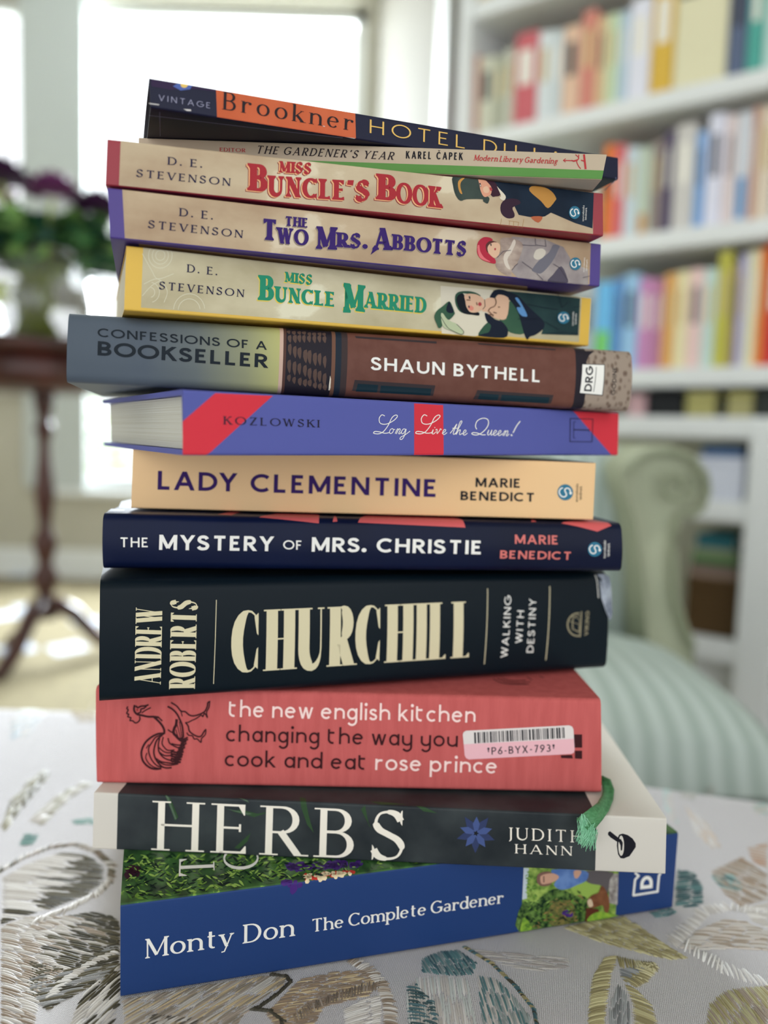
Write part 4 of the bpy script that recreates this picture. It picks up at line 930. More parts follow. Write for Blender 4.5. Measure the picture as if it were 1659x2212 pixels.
    def line(s, name, paths, wpx, mt, layer=4, face='spine', label=None, parent=None, wk=1):
        """painted lines; wpx width in pixels"""
        quads_ = []
        for P in paths:
            wd = wpx * wk
            if len(P) == 2 and isinstance(P[1], (int, float)): P, wd = P; wd *= wk
            for i in range(len(P) - 1):
                (x0, y0), (x1, y1) = P[i], P[i + 1]; L = math.hypot(x1 - x0, y1 - y0) or 1; nx, ny = -(y1 - y0) / L * wd / 2, (x1 - x0) / L * wd / 2; ex, ey = (x1 - x0) / L * wd * .25, (y1 - y0) / L * wd * .25
                quads_.append([s.uv(x0 - ex + nx, y0 - ey + ny, face), s.uv(x1 + ex + nx, y1 + ey + ny, face), s.uv(x1 + ex - nx, y1 + ey - ny, face), s.uv(x0 - ex - nx, y0 - ey - ny, face)])
        return s.quads(name, quads_, mt, layer, parent, label)
    def band(s, name, u0, u1, mt, v0=None, v1=None, layer=1, label=None, wrap=.03, slope=0):
        """a printed band across the spine; v0/v1 None = wraps onto the boards"""
        T, r = s.T, s.r; a = -wrap if v0 is None else v0; b = T + wrap if v1 is None else v1
        vs_ = sorted({v for v in [a, b] + [-r + 2 * r * i / 6 for i in range(7)] + [T - (-r + 2 * r * i / 6) for i in range(7)] + [r + (T - 2 * r) * i / 8 for i in range(1, 8)] if a <= v <= b})
        us = [u0 + (u1 - u0) * i / 8 for i in range(9)]; n = len(vs_)
        V = [s.on(u, v, s.off(layer)) for u in us for v in vs_]; F = [(i * n + j, (i + 1) * n + j, (i + 1) * n + j + 1, i * n + j + 1) for i in range(8) for j in range(n - 1)]
        ob = mesh_obj(name, V, F, mt, s.root, None, True)
        if label: ob['label'] = label
        return ob
    def emblem(s, cx, cy, r, ink, disc, tx0=None, layer=5):
        """round publisher mark with a white curl and candle flame"""
        o = s.polys('publisher_mark', [[(cx + r * .97 * math.cos(a * PI / 16), cy + r * 1.05 * math.sin(a * PI / 16)) for a in range(32)]], disc, layer)
        c = [(-.32, -.58), (-.56, -.48), (-.74, -.15), (-.7, .18), (-.48, .5), (-.15, .6), (.12, .42), (.1, .12), (-.04, -.15), (-.02, -.42), (.25, -.55), (.52, -.42), (.64, -.12)]
        P = [(cx + x * r, cy + y * r) for x, y in spl(c, 3)]
        s.line('publisher_curl', [P], r * .15, ink, layer + 1, parent=None)
        s.polys('publisher_flame', [[(cx + x * r, cy + y * r) for x, y in ((.48, .02), (.64, -.1), (.84, .02), (.78, .22), (.66, .32), (.54, .22))]], ink, layer + 1)
def layout_fat(txt, style, fat):
    old = ST[style]; ST['_f'] = dict(old, T=old['T'] + fat, t=old['t'] + fat, st=old.get('st', 0) + fat * .6, se=old.get('se', 0), sp=old['sp'] - fat); r = layout(txt, '_f'); return r
def Z(x0, y0, k): return lambda *P: [(x0 + x / k, y0 + y / k) for x, y in P]
ink = mat('ink_black', (26, 26, 34), .55, .3); white = mat('ink_white', (236, 234, 228), .55, .3, k=1.05)

# 1 ---- big blue gardening book at the bottom
blue = mat('cover_blue', (34, 62, 116), .45, .2)
bk = Book(-.0970, .2893, .2888, .2520, .0383, [(260, 1954), (1465, 1798), (1452, 1962), (260, 2155)], .205, 'bottom book of the stack, wide blue spine with white lettering and a garden photo', r=.0012).build(blue)
foliage = mat('printed_foliage', (24, 52, 30), .35, .5, c2=(132, 172, 70), c3=(66, 112, 52), scale=150, detail=9, stretch=(1, .5, 1), lo=.36, hi=.66)
L, T = bk.L, bk.T
V = [bk.on(u, v, bk.off(1)) for u in [L * i / 12 for i in range(13)] for v in (T - .0002, T + .0006, T + .0012, T + .05, T + .12, T + .2)]
mesh_obj('cover_photo', V, [(i * 6 + j, (i + 1) * 6 + j, (i + 1) * 6 + j + 1, i * 6 + j + 1) for i in range(12) for j in range(5)], foliage, bk.root)['label'] = 'printed photo of a leafy flower border on the top cover'
rr = random.Random(3); pur = mat('print_purple', (74, 44, 122), .4); red = mat('print_red', (206, 60, 50), .4); crm = mat('print_cream', (234, 214, 176), .4)
def blobs(x0, x1, y0f, y1f, n, r): 
    out = []
    for i in range(n):
        x = rr.uniform(x0, x1); y = rr.uniform(y0f(x), y1f(x)); q = r * rr.uniform(.6, 1.3); ph = rr.random() * 6
        out.append([(x + q * 1.3 * math.cos(ph + a * PI / 4) * rr.uniform(.7, 1.1), y + q * math.sin(ph + a * PI / 4) * rr.uniform(.7, 1.1)) for a in range(8)])
    return out
bk.polys('purple_flowers', blobs(615, 780, lambda x: 1866 - (x - 615) * .02, lambda x: 1884 - (x - 600) * .08, 46, 7), pur, 2, 'top')
bk.polys('purple_flowers', blobs(600, 670, lambda x: 1905, lambda x: 1915, 8, 6), pur, 2, 'top')
bk.polys('red_flowers', blobs(660, 765, lambda x: 1890 - (x - 660) * .08, lambda x: 1902 - (x - 660) * .16, 40, 4), red, 3, 'top')
bk.polys('cream_flowers', blobs(655, 765, lambda x: 1890 - (x - 660) * .08, lambda x: 1904 - (x - 660) * .16, 36, 4), crm, 4, 'top')
def leafs(b_, name, n, reg, size, cols, layer, face='spine', seed=1):
    r_ = random.Random(seed); G_ = [[] for _ in cols]
    while n:
        x = r_.uniform(reg[0], reg[2]); y = r_.uniform(reg[1], reg[3]); n -= 1
        if len(reg) > 4 and not reg[4](x, y): continue
        a = r_.uniform(-.9, .9) + r_.choice((0, PI)); l = size * r_.uniform(.6, 1.5); wd_ = l * r_.uniform(.2, .34); c_, s_ = math.cos(a), math.sin(a)
        G_[r_.randrange(len(cols))].append([(x + c_ * u * l - s_ * v * wd_, y + s_ * u * l + c_ * v * wd_) for u, v in ((-1, 0), (-.4, .9), (.3, .8), (1, 0), (.3, -.8), (-.4, -.9))])
    for k, (g_, c_) in enumerate(zip(G_, cols)):
        if g_: tag(b_.polys(name, g_, c_, layer + k, face), kind='stuff')
gl = [mat('print_leaf_%d' % i, c_, .4) for i, c_ in enumerate([(30, 58, 34), (78, 118, 52), (112, 152, 62), (150, 186, 92), (20, 38, 34)])]
leafs(bk, 'printed_leaves', 800, (272, 1846, 700, 1950, lambda x, y: y < 1949 - (x - 262) * .137), 6.5, gl, 2, 'top', 5)
leafs(bk, 'printed_leaves', 90, (700, 1850, 940, 1900, lambda x, y: y < 1952 - (x - 262) * .137), 4, gl, 2, 'top', 6)
bk.polys('dark_leaves', blobs(276, 300, lambda x: 1874, lambda x: 1894, 8, 7), mat('print_maroon', (58, 28, 44), .4), 2, 'top')
bk.text('cover_letter', 'T', 'herb', (464, 1893), (462, 1852), (386, 1897), white, 9, 'top'); bk.text('cover_letter', 'C', 'herb', (560, 1877), (557, 1836), (482, 1880), white, 9, 'top'); bk.text('cover_letter', 'J', 'herb', (657, 1862), (654, 1820), (588, 1864), white, 9, 'top')
bk.text('author_lettering', 'Monty Don', 'monty', (315.5, 2070), (636, 2021), (315.5, 2028), white)
bk.text('title_lettering', 'The Complete Gardener', 'monty2', (675, 2013), (1088, 1950), (675, 1985), white)
h = Z(1100, 1840, 4.366); g1 = mat('print_green', (86, 122, 52), .45, c2=(168, 192, 96), scale=260, detail=9, lo=.4, hi=.62); g2 = mat('print_dark_green', (22, 48, 30), .45, c2=(108, 140, 70), scale=420, detail=9, lo=.4, hi=.64)
u0 = bk.uv(1130, 1930)[0]; u1 = bk.uv(1334, 1920)[0]
bk.band('garden_photo', u0, u1, g1, .0002, T, 1, 'small printed photo of a man and a dog in a garden')
def closed(P, n=3):
    k = len(P); out = []
    for i in range(k):
        p0, p1, p2, p3 = P[i - 1], P[i], P[(i + 1) % k], P[(i + 2) % k]
        for q in range(n):
            t = q / n; out.append(tuple(.5 * (2 * p1[j] + (p2[j] - p0[j]) * t + (2 * p0[j] - 5 * p1[j] + 4 * p2[j] - p3[j]) * t * t + (3 * p1[j] - p0[j] - 3 * p2[j] + p3[j]) * t ** 3) for j in (0, 1)))
    return out
def art(bkk, H, items, lay=2, name='illustration'):
    for i, (nm, c, pts) in enumerate(items):
        if not any(w_ in nm for w_ in ('wall', 'sky', 'crate', 'eye', 'coat', 'gown')): pts = closed(pts)
        bkk.polys(nm, [H(*pts)], c, lay + i)
blu = mat('print_denim', (84, 116, 176), .5, c2=(110, 142, 196), scale=200); skin = mat('print_skin', (206, 160, 136), .5); hair = mat('print_grey_hair', (128, 96, 84), .5)
art(bk, h, [
 ('printed_sky', mat('print_sky', (196, 206, 214), .5), [(142, 150), (190, 152), (182, 250), (170, 330), (172, 440), (128, 450)]),
 ('printed_meadow', mat('print_meadow', (150, 180, 84), .5), [(600, 320), (720, 270), (850, 320), (870, 430), (740, 440), (630, 400)]),
 ('printed_bushes', g2, [(128, 480), (250, 470), (330, 400), (420, 350), (520, 360), (620, 410), (740, 440), (760, 660), (108, 768)]),
 ('printed_bush', mat('print_rust_bush', (132, 118, 66), .5, c2=(84, 96, 54), scale=500), [(370, 560), (420, 480), (520, 450), (610, 500), (620, 600), (560, 680), (430, 700), (350, 640)]),
 ('printed_flowers', pur, [(505, 560), (560, 545), (600, 570), (600, 605), (550, 620), (510, 600)]),
 ('printed_leaves', mat('print_lime', (150, 184, 66), .5, c2=(104, 150, 52), scale=400), [(112, 760), (130, 640), (160, 620), (200, 680), (220, 740)]),
 ('printed_wall', mat('print_stone', (188, 182, 176), .5, c2=(120, 112, 108), scale=300), [(935, 205), (1030, 205), (1020, 500), (945, 480)]),
 ('printed_trousers', mat('print_trousers', (96, 90, 92), .5), [(730, 175), (975, 190), (950, 260), (925, 400), (880, 320), (780, 300), (720, 265)]),
 ('printed_shirt', blu, [(405, 165), (720, 175), (730, 265), (640, 310), (560, 345), (480, 352), (425, 310), (450, 250)]),
 ('printed_hair', hair, [(262, 260), (275, 210), (330, 185), (400, 195), (400, 300), (320, 322), (275, 300)]),
 ('printed_face', skin, [(300, 225), (350, 205), (420, 200), (470, 230), (440, 270), (370, 295), (310, 300), (295, 260)]),
 ('printed_eyes', hair, [(322, 225), (334, 225), (334, 285), (322, 285)]),
 ('printed_hand', skin, [(612, 175), (680, 178), (650, 240), (618, 240)]),
 ('printed_dog', mat('print_dog', (132, 86, 58), .5, c2=(108, 66, 44), scale=300), [(840, 380), (875, 315), (930, 400), (945, 500), (930, 570), (900, 560), (880, 500), (800, 525), (750, 515), (735, 460), (780, 405)]),
 ('printed_muzzle', mat('print_dog_cream', (214, 190, 160), .5), [(738, 455), (770, 440), (790, 500), (760, 518), (742, 495)]),
 ('printed_crate', mat('print_crate', (92, 48, 34), .5), [(725, 525), (840, 535), (850, 590), (760, 600), (748, 660), (718, 655)]),
 ('printed_grass', mat('print_lime', (150, 184, 66), .5), [(760, 600), (850, 560), (1000, 590), (1008, 603), (750, 655)])])
leafs(bk, 'photo_leaves', 260, (1128, 1925, 1290, 2015, lambda x, y: x > 1133 and y > 1955 - (x - 1128) * .3 + abs(x - 1200) * .1 and y < 2016 - (x - 1125) * .17 - 6 and x < 1262), 4, [gl[0], gl[1], gl[2], gl[4], mat('print_rust_leaf', (150, 124, 76), .4)], 20, 'spine', 8)
leafs(bk, 'photo_leaves', 70, (1136, 1880, 1200, 1950), 4, [gl[1], gl[2], gl[3]], 3, 'spine', 9)
bk.line('logo_outline', [h((1190, 200), (1222, 226), (1188, 262), (1172, 410), (1398, 374), (1412, 225), (1425, 205))], 4.4, white, 3)
bk.text('logo_letter', 'D', 'geob', (1409.5, 1918), (1410.5, 1892), (1383, 1921), white, 3, fat=.06)

# 2 ---- herb book: dark slate jacket with white ends
slate = mat('slate_print', (34, 40, 44), .4, .2, c2=(58, 64, 66), scale=40, detail=8)
ivory = mat('ivory_paper_band', (206, 200, 190), .5, .35, k=1.05)
bk = Book(-.1223, .3298, -.0285, .2470, .0250, [(203, 1712), (1440, 1768), (1437, 1889), (200, 1834)], .19, 'dark slate spine with white ends on top of the wide blue book', r=.0009, tc=.0024, hard=True).build(slate)
HERB = bk
ua = bk.uv(255, 1770)[0]; ub = bk.uv(1291, 1820)[0]
bk.band('white_end_band', -.0, ua, ivory, wrap=.187); bk.band('white_end_band', ub, bk.L, ivory, wrap=.187)
grn = [mat('print_leaf', (52, 78, 50), .45), mat('print_leaf_pale', (84, 104, 84), .45)]
h = Z(180, 1680, 2.765)
bk.polys('printed_leaf', [h((495, 95), (530, 120), (580, 235), (560, 258), (540, 200)), h((905, 200), (960, 190), (1060, 215), (1150, 200), (1040, 235)), h((1310, 90), (1345, 100), (1370, 230), (1400, 330), (1360, 280), (1325, 180)), h((920, 420), (1020, 330), (1000, 380), (950, 425))], grn[0], 2)
bk.polys('printed_leaf', [h((500, 100), (520, 115), (570, 245), (560, 250)), h((870, 185), (1030, 215), (1000, 222)), h((930, 110), (1000, 135), (1010, 150))], grn[1], 3)
h2 = Z(780, 1640, 2.304)
bk.polys('printed_leaf', [h2((60, 190), (160, 200), (250, 215), (120, 225)), h2((290, 225), (330, 235), (400, 270), (330, 260)), h2((20, 250), (40, 230), (60, 330), (75, 350))], grn[0], 2)
pet = mat('print_blue_petal', (72, 88, 138), .45); pet2 = mat('print_blue_petal_dark', (52, 62, 98), .45)
def star(cx, cy, r0, r1, n, ph, wd):
    out = []
    for i in range(n):
        a = ph + 2 * PI * i / n; out.append([(cx + r0 * math.cos(a - wd), cy + r0 * math.sin(a - wd)), (cx + r1 * .6 * math.cos(a - wd * .45), cy + r1 * .6 * math.sin(a - wd * .45)), (cx + r1 * math.cos(a), cy + r1 * math.sin(a)), (cx + r1 * .6 * math.cos(a + wd * .45), cy + r1 * .6 * math.sin(a + wd * .45)), (cx + r0 * math.cos(a + wd), cy + r0 * math.sin(a + wd))])
    return out
bk.polys('printed_flower', star(1036, 1800, 5, 43, 5, .35, .7), pet2, 3); bk.polys('printed_flower', star(1036, 1800, 5, 36, 5, .98, .8), pet, 4); bk.polys('flower_centre', star(1036, 1800, 1, 7, 5, 0, .6), ink, 5)
bk.text('title_lettering', 'HERBS', 'herb', (343, 1836), (883, 1859), (346, 1730), mat('ink_ivory', (238, 230, 216), .55, k=1.05))
bk.text('author_lettering', 'JUDITH', 'hann', (1103, 1813), (1262, 1820), (1103, 1787), mat('ink_ivory', (238, 230, 216)))
bk.text('author_lettering', 'HANN', 'hann', (1120.5, 1843), (1240, 1848), (1120.5, 1823), mat('ink_ivory', (238, 230, 216)))
h = Z(1150, 1600, 3.259)
bk.poly('mortar_mark', h((606, 690), (620, 660), (645, 653), (680, 664), (712, 688), (733, 722), (733, 748), (712, 780), (690, 812), (650, 829), (628, 826), (612, 800), (603, 740)), ink, 3)
bk.polys('mortar_bowl', [[(x, y) for x, y in h(*[(633 + 20 * math.cos(a * PI / 8), 738 + 72 * math.sin(a * PI / 8)) for a in range(16)])]], ivory, 4)
bk.polys('pestle_mark', [h((543, 645), (556, 636), (572, 648), (628, 694), (612, 716), (560, 680), (543, 662)), h((612, 700), (630, 690), (644, 716), (640, 770), (630, 772), (628, 735))], ink, 5)

# 3 ---- coral red cookery book
coral = mat('coral_cloth', (200, 98, 96), .8, .15, c2=(190, 90, 88), scale=260, detail=3, stretch=(1, 1, .12), bump=.5, bscale=1400)
bk = Book(-.1240, .3383, .0192, .2245, .0440, [(207, 1484), (1298, 1511), (1299, 1714), (209, 1693)], .16, 'coral red cloth book with a rooster drawing and a barcode sticker', r=.0022, tc=.0024, bulge=.0005, hard=True).build(coral)
ROSE = bk; br = mat('ink_brown', (58, 24, 28), .6); pk = mat('ink_pale_pink', (244, 214, 208), .6, k=1.05)
bk.text('title_lettering', 'the new english kitchen', 'rnd', (498, 1547), (1030, 1560), (499, 1510), pk)
bk.text('subtitle_lettering', 'changing the way you', 'rnd', (493, 1600), (992, 1612), (494, 1563), br)
bk.text('subtitle_lettering', 'cook and eat', 'rnd', (490, 1654), (797, 1662), (491, 1617), br); bk.text('author_lettering', 'rose prince', 'rnd', (815, 1662), (1076, 1670), (816, 1625), pk)
st_ = bk.polys('barcode_sticker', [[(1010, 1577), (1230, 1565.5), (1236, 1568), (1239, 1574), (1241.5, 1618), (1240, 1624), (1234, 1627), (1016, 1639), (1010, 1636), (1007, 1630), (1003, 1585), (1005, 1580)]], mat('sticker_pink', (236, 182, 190), .4), 5, label='pink and white barcode sticker')
bk.polys('sticker_strip', [[(1010, 1577), (1230, 1565.5), (1236, 1568), (1239, 1574), (1240, 1594), (1005, 1606), (1003, 1585), (1005, 1580)]], mat('sticker_white', (226, 216, 212), .4), 6)
rb = random.Random(11); x = 1027.0; bars = []
while x < 1221:
    wd = rb.choice((1.5, 1.5, 2.6, 3.8)); f = (x - 1027) / 194; yt = 1580.5 - f * 11; yb = 1604 - f * 11.5; bars.append([(x, yt), (x + wd, yt - .1), (x + wd + 1, yb), (x + 1, yb)]); x += wd + rb.choice((1.3, 1.5, 2.4, 3.2))
bk.polys('barcode', bars, ink, 7)
bk.text('sticker_lettering', '*P6-BYX-793*', 'hel', (1055, 1629), (1200, 1621.5), (1054.5, 1613), ink, 7)
bk.polys('publisher_mark', [[(1240, 1585), (1257.5, 1585), (1257.5, 1613.5), (1240, 1613.5)], [(1242, 1620), (1257.5, 1620), (1257.5, 1638), (1242, 1637)], [(1212, 1630), (1236, 1629), (1238, 1637), (1213, 1636)]], br, 3)
q = Z(260, 1490, 7.54)
bk.line('rooster_drawing', [
 (q(*spl([(130, 270), (118, 300), (140, 320), (116, 375), (150, 390), (135, 430), (185, 445), (170, 490), (215, 495), (260, 530), (310, 510), (335, 470), (330, 430)], 3)), 2.2),
 (q(*spl([(245, 250), (235, 310), (255, 360), (300, 395), (380, 410), (470, 430), (560, 430), (640, 440)], 3)), 3.2),
 (q(*spl([(270, 260), (300, 285), (350, 262), (420, 256), (470, 240)], 3)), 2.6), (q(*spl([(300, 375), (345, 355), (350, 310), (400, 295), (440, 262)], 3)), 2.4), (q(*spl([(370, 365), (420, 330), (510, 285)], 3)), 2.0),
 (q(*spl([(560, 430), (640, 500), (700, 570), (735, 640), (735, 700)], 3)), 3.4), (q((640, 440), (700, 495)), 2.2),
 (q(*spl([(795, 268), (870, 310), (940, 380), (990, 470), (1030, 570), (1045, 680), (1050, 760)], 4)), 2.8),
 (q(*spl([(850, 205), (940, 260), (1010, 340), (1080, 350), (1150, 405), (1230, 415), (1330, 385), (1400, 345), (1440, 270), (1450, 210), (1485, 185)], 4)), 2.4),
 (q(*spl([(1480, 190), (1470, 280), (1430, 360), (1445, 445), (1400, 375), (1370, 430), (1345, 405), (1260, 460), (1190, 490), (1130, 520), (1085, 525)], 3)), 2.0),
 (q(*spl([(1090, 530), (1130, 580), (1150, 660), (1220, 720), (1300, 752), (1350, 735), (1390, 670), (1420, 635)], 4)), 2.4),
 (q(*spl([(1420, 640), (1410, 720), (1350, 780), (1340, 845), (1280, 790), (1230, 790), (1200, 740), (1140, 730), (1110, 690)], 3)), 2.0),
 (q((1010, 345), (1030, 420)), 1.6),
 (q(*spl([(940, 480), (930, 560), (900, 620), (890, 690), (930, 740), (990, 800), (1040, 830)], 4)), 4.2),
 (q(*spl([(800, 640), (850, 675), (900, 690)], 3)), 2.2), (q((950, 560), (1000, 760)), 1.4), (q((985, 510), (1025, 760)), 1.4), (q((930, 640), (960, 750)), 1.4),
 (q(*spl([(735, 700), (640, 705), (540, 750), (440, 830), (380, 930), (358, 1030), (380, 1140), (440, 1220), (520, 1270), (600, 1285), (680, 1275)], 4)), 3.2),
 (q(*spl([(720, 715), (600, 760), (530, 850), (480, 940), (490, 1040), (540, 1150), (620, 1230), (700, 1250)], 4)), 2.2),
 (q(*spl([(700, 730), (620, 800), (580, 900), (565, 1020), (600, 1130), (680, 1230), (760, 1265), (850, 1262)], 4)), 2.6),
 (q(*spl([(660, 780), (640, 880), (650, 1000), (720, 1090), (800, 1130), (860, 1140)], 4)), 2.4),
 (q(*spl([(450, 1020), (430, 1100), (480, 1190), (560, 1250), (640, 1270)], 4)), 1.8), (q(*spl([(480, 880), (440, 940)], 3)), 1.6),
 (q(*spl([(720, 760), (700, 860), (740, 930), (800, 975), (900, 970)], 4)), 2.0), (q(*spl([(650, 930), (720, 990), (790, 1015), (860, 1010)], 4)), 2.0),
 (q(*spl([(660, 1010), (740, 1060), (830, 1060), (880, 1040)], 4)), 2.2), (q(*spl([(800, 780), (820, 850), (870, 890), (960, 930), (1060, 935)], 4)), 2.2), (q(*spl([(860, 865), (930, 885), (1010, 890)], 3)), 2.2),
 (q(*spl([(600, 1110), (680, 1160), (790, 1180), (880, 1190), (990, 1175)], 4)), 2.4), (q(*spl([(640, 1160), (740, 1210), (850, 1218), (960, 1200)], 4)), 2.2),
 ] + [(q((1040 - i * 14, 800 + i * 32), (1120 - i * 12 + (i % 2) * 14, 765 + i * 33)), 2.6) for i in range(12)] + [(q((850, 990 + i * 40), (930, 1010 + i * 38), (1050 - i * 12, 1000 + i * 42)), 3.0) for i in range(5)]
 , 2.4, br, 3, label='line drawing of a rooster', wk=1.4)
bk.polys('rooster_eye', [q(*[(290 + 18 * math.cos(a * PI / 4), 320 + 18 * math.sin(a * PI / 4)) for a in range(8)])], mat('ink_red', (150, 40, 44)), 4)
bk.polys('rooster_shading', [q((990, 770), (1050, 750), (1060, 830), (1000, 830)), q((1000, 870), (1060, 860), (1070, 920), (1010, 900)), q((980, 970), (1040, 960), (1040, 1000), (985, 1000)), q((900, 1090), (970, 1080), (930, 1150), (860, 1180))], br, 4)
h = Z(780, 1220, 2.765)
bk.line('tail_drawing', [h(*spl([(805, 683), (850, 705), (920, 716), (1020, 716)], 3)), h(*spl([(830, 680), (880, 700), (960, 708), (1030, 700)], 3)), h(*spl([(860, 680), (920, 695), (1000, 692)], 3)), h((1010, 672), (1040, 690)), h((1085, 668), (1110, 676))], 1.4, br, 3, 'top')
# green ribbon marker with frayed end
rib = mat('ribbon_green', (84, 146, 96), .45, .5, c2=(52, 112, 66), scale=500, stretch=(1, 1, 3), lo=.3, hi=.7)
def pxy(px, py, y): return on_y(px, py, y)
ctr = [(1296, 1682, .352, 8), (1309, 1690, .350, 11), (1314, 1706, .345, 12), (1312, 1722, .338, 13), (1303, 1742, .327, 15), (1290, 1757, .319, 18), (1275, 1772, .3165, 20), (1262, 1786, .3155, 22)]
V = []; F = []
for i, (x, y, d, hw) in enumerate(ctr):
    x0, y0 = ctr[max(i - 1, 0)][:2]; x1, y1 = ctr[min(i + 1, len(ctr) - 1)][:2]; l = math.hypot(x1 - x0, y1 - y0); nx, ny = -(y1 - y0) / l, (x1 - x0) / l
    for k in range(7):
        t = k / 3 - 1; V.append(pxy(x + nx * hw * t, y + ny * hw * t, d + .0009 * math.cos(t * 4 + i * .6) - .001))
for i in range(len(ctr) - 1):
    for k in range(6): F.append((i * 7 + k, i * 7 + k + 1, (i + 1) * 7 + k + 1, (i + 1) * 7 + k))
Mi = ROSE.Minv; ribbon = mesh_obj('ribbon_bookmark', [Mi @ v for v in V], F, rib, ROSE.root, None, True); ribbon['label'] = 'green ribbon bookmark with a frayed end'
md = ribbon.modifiers.new('thickness', 'SOLIDIFY'); md.thickness = .0004
V = []; F = []; rf = random.Random(2)
for i in range(150):
    t = rf.uniform(-1, 1); bx0, by0 = 1262 + t * 15.5 + rf.uniform(0, 16), 1786 + t * 13.5 - rf.uniform(0, 16); l = rf.uniform(26, 50); a = math.radians(rf.gauss(98 - t * -24, 13))
    dx, dy = -math.cos(a) * -1, math.sin(a); dx = math.cos(a)
    P = [pxy(bx0 + dx * l * s + rf.gauss(0, 1.2) * s, by0 + dy * l * s, .3158 - .0012 * math.sin(s * 3) - rf.random() * .0008) for s in (0, .35, .7, 1)]
    tube(V, F, P, .00016, 3)
tag(mesh_obj('frayed_threads', [Mi @ v for v in V], F, mat('ribbon_thread', (136, 200, 160), .4, .5), ribbon), kind='stuff')

# 4 ---- thick black biography
black = mat('black_jacket', (10, 22, 30), .4, .14)
bk = Book(-.1135, .3136, .3059, .2356, .0508, [(216, 1256), (1312, 1236), (1310, 1446), (214, 1521)], .158, 'thickest book, black jacket with tall cream condensed capitals', r=.005, tc=.0024, bulge=.0012, hard=True).build(black, cover_name='dust_jacket')
cream = mat('ink_cream', (212, 202, 168), .5, k=1.05)
bk.text('author_lettering', 'ANDREW', 'did2', (351, 1478.5), (354.5, 1312), (292.5, 1478), cream); bk.text('author_lettering', 'ROBERTS', 'did2', (426.5, 1486), (431, 1295), (369.5, 1486), cream)
bk.text('title_lettering', 'CHURCHILL', 'did', (511, 1452), (1027, 1417), (513, 1318), cream)
bk.line('divider_line', [((473.5, 1295), (467.5, 1476)), ((1059, 1271), (1052, 1433)), ((1190.5, 1266), (1182, 1424.5))], 1.6, cream)
bk.text('subtitle_lettering', 'WALKING', 'geom', (1100, 1419), (1108.4, 1286), (1085.6, 1419), white); bk.text('subtitle_lettering', 'WITH', 'geom', (1130, 1387.5), (1134.4, 1317), (1115.8, 1387), white); bk.text('subtitle_lettering', 'DESTINY', 'geom', (1154.5, 1408), (1160.5, 1292), (1140, 1408), white)
dull = mat('ink_dull_gold', (146, 138, 112), .5)
bk.text('publisher_lettering', 'VIKING', 'geob', (1268.5, 1371), (1271.5, 1318), (1260.5, 1371), dull)
h = Z(780, 1220, 2.765)
bk.line('ship_mark', [(h(*[(1292 + 60 * math.cos(math.radians(a)), 352 + 68 * math.sin(math.radians(a))) for a in range(80, 290, 14)]), 3.2), (h((1313, 275), (1306, 424)), 2.4), (h(*[(1290 + 28 * math.cos(math.radians(a)), 345 + 48 * math.sin(math.radians(a))) for a in range(60, 320, 20)]), 1.2), (h((1238, 330), (1300, 350)), 1.2), (h((1262, 300), (1300, 318), (1302, 392), (1258, 380), (1262, 300)), 1.3)] + [(h((1296, 360 + i * 9), (1310, 362 + i * 9)), 1.2) for i in range(6)], 1.4, dull)
bk.line('jacket_edge', [((1289, 1238), (1290.5, 1262), (1291.5, 1290))], 1.4, white, 4)
# crumpled clear film at the right head of the jacket
film = mat('jacket_film', (112, 120, 136), .18, .6, c2=(176, 184, 196), scale=120, detail=4, lo=.4, hi=.7)
fp = [(1294, 1236), (1306, 1238), (1317, 1242), (1316.5, 1262), (1319, 1290), (1317, 1325), (1314, 1340), (1303, 1318), (1297, 1290), (1293, 1262)]
fc = (1306, 1282); V = [bk.on(*bk.uv(*fc), .0014)] + [bk.on(*bk.uv(x, y), .0003 + .0009 * (i % 2)) for i, (x, y) in enumerate(fp)]
mesh_obj('jacket_film', V, [(0, i + 1, (i + 1) % 10 + 1) for i in range(10)], film, bk.root)['label'] = 'shiny crumpled film at the right end of the jacket'

# 5 ---- midnight blue book
navy = mat('midnight_jacket', (12, 24, 58), .36, .14, c2=(12, 18, 42), scale=8)
bk = Book(-.1183, .3311, .1347, .2304, .0238, [(222, 1110), (1343, 1131), (1343, 1236), (222, 1230)], .152, 'midnight blue book with white capitals and salmon author name, on the thick black one', r=.004, tc=.0008, bulge=.0008).build(navy)
mys = bk; sal = mat('ink_salmon', (214, 118, 112), .5)
for tx, p0, p1, pt, stl in (('THE', (261, 1181), (325.5, 1181.5), (261, 1160), 'geo'), ('MYSTERY', (349, 1187), (602.5, 1190), (350, 1154.5), 'geob'), ('OF', (624, 1186), (664.6, 1187), (624, 1166), 'geo'), ('MRS.', (685, 1191), (802, 1192.5), (686, 1160), 'geob'), ('CHRISTIE', (827, 1192.5), (1050, 1197), (828, 1162), 'geob')):
    bk.text('title_lettering', tx, stl, p0, p1, pt, white)
bk.text('author_lettering', 'MARIE', 'geob', (1119, 1174), (1210, 1175.5), (1119.5, 1154.5), sal); bk.text('author_lettering', 'BENEDICT', 'geob', (1088, 1206), (1238, 1209), (1088.5, 1188), sal)
teal = mat('publisher_teal', (22, 108, 138), .5)
bk.emblem(1285.8, 1186, 15, white, teal)
bk.text('publisher_lettering', 'sourcebooks', 'tiny', (1308.5, 1205), (1309, 1167), (1302.5, 1205), white); bk.text('publisher_lettering', 'landmark', 'tiny', (1316.5, 1201), (1317, 1173), (1310.5, 1201), white)
cor2 = mat('print_coral', (212, 96, 96), .4)
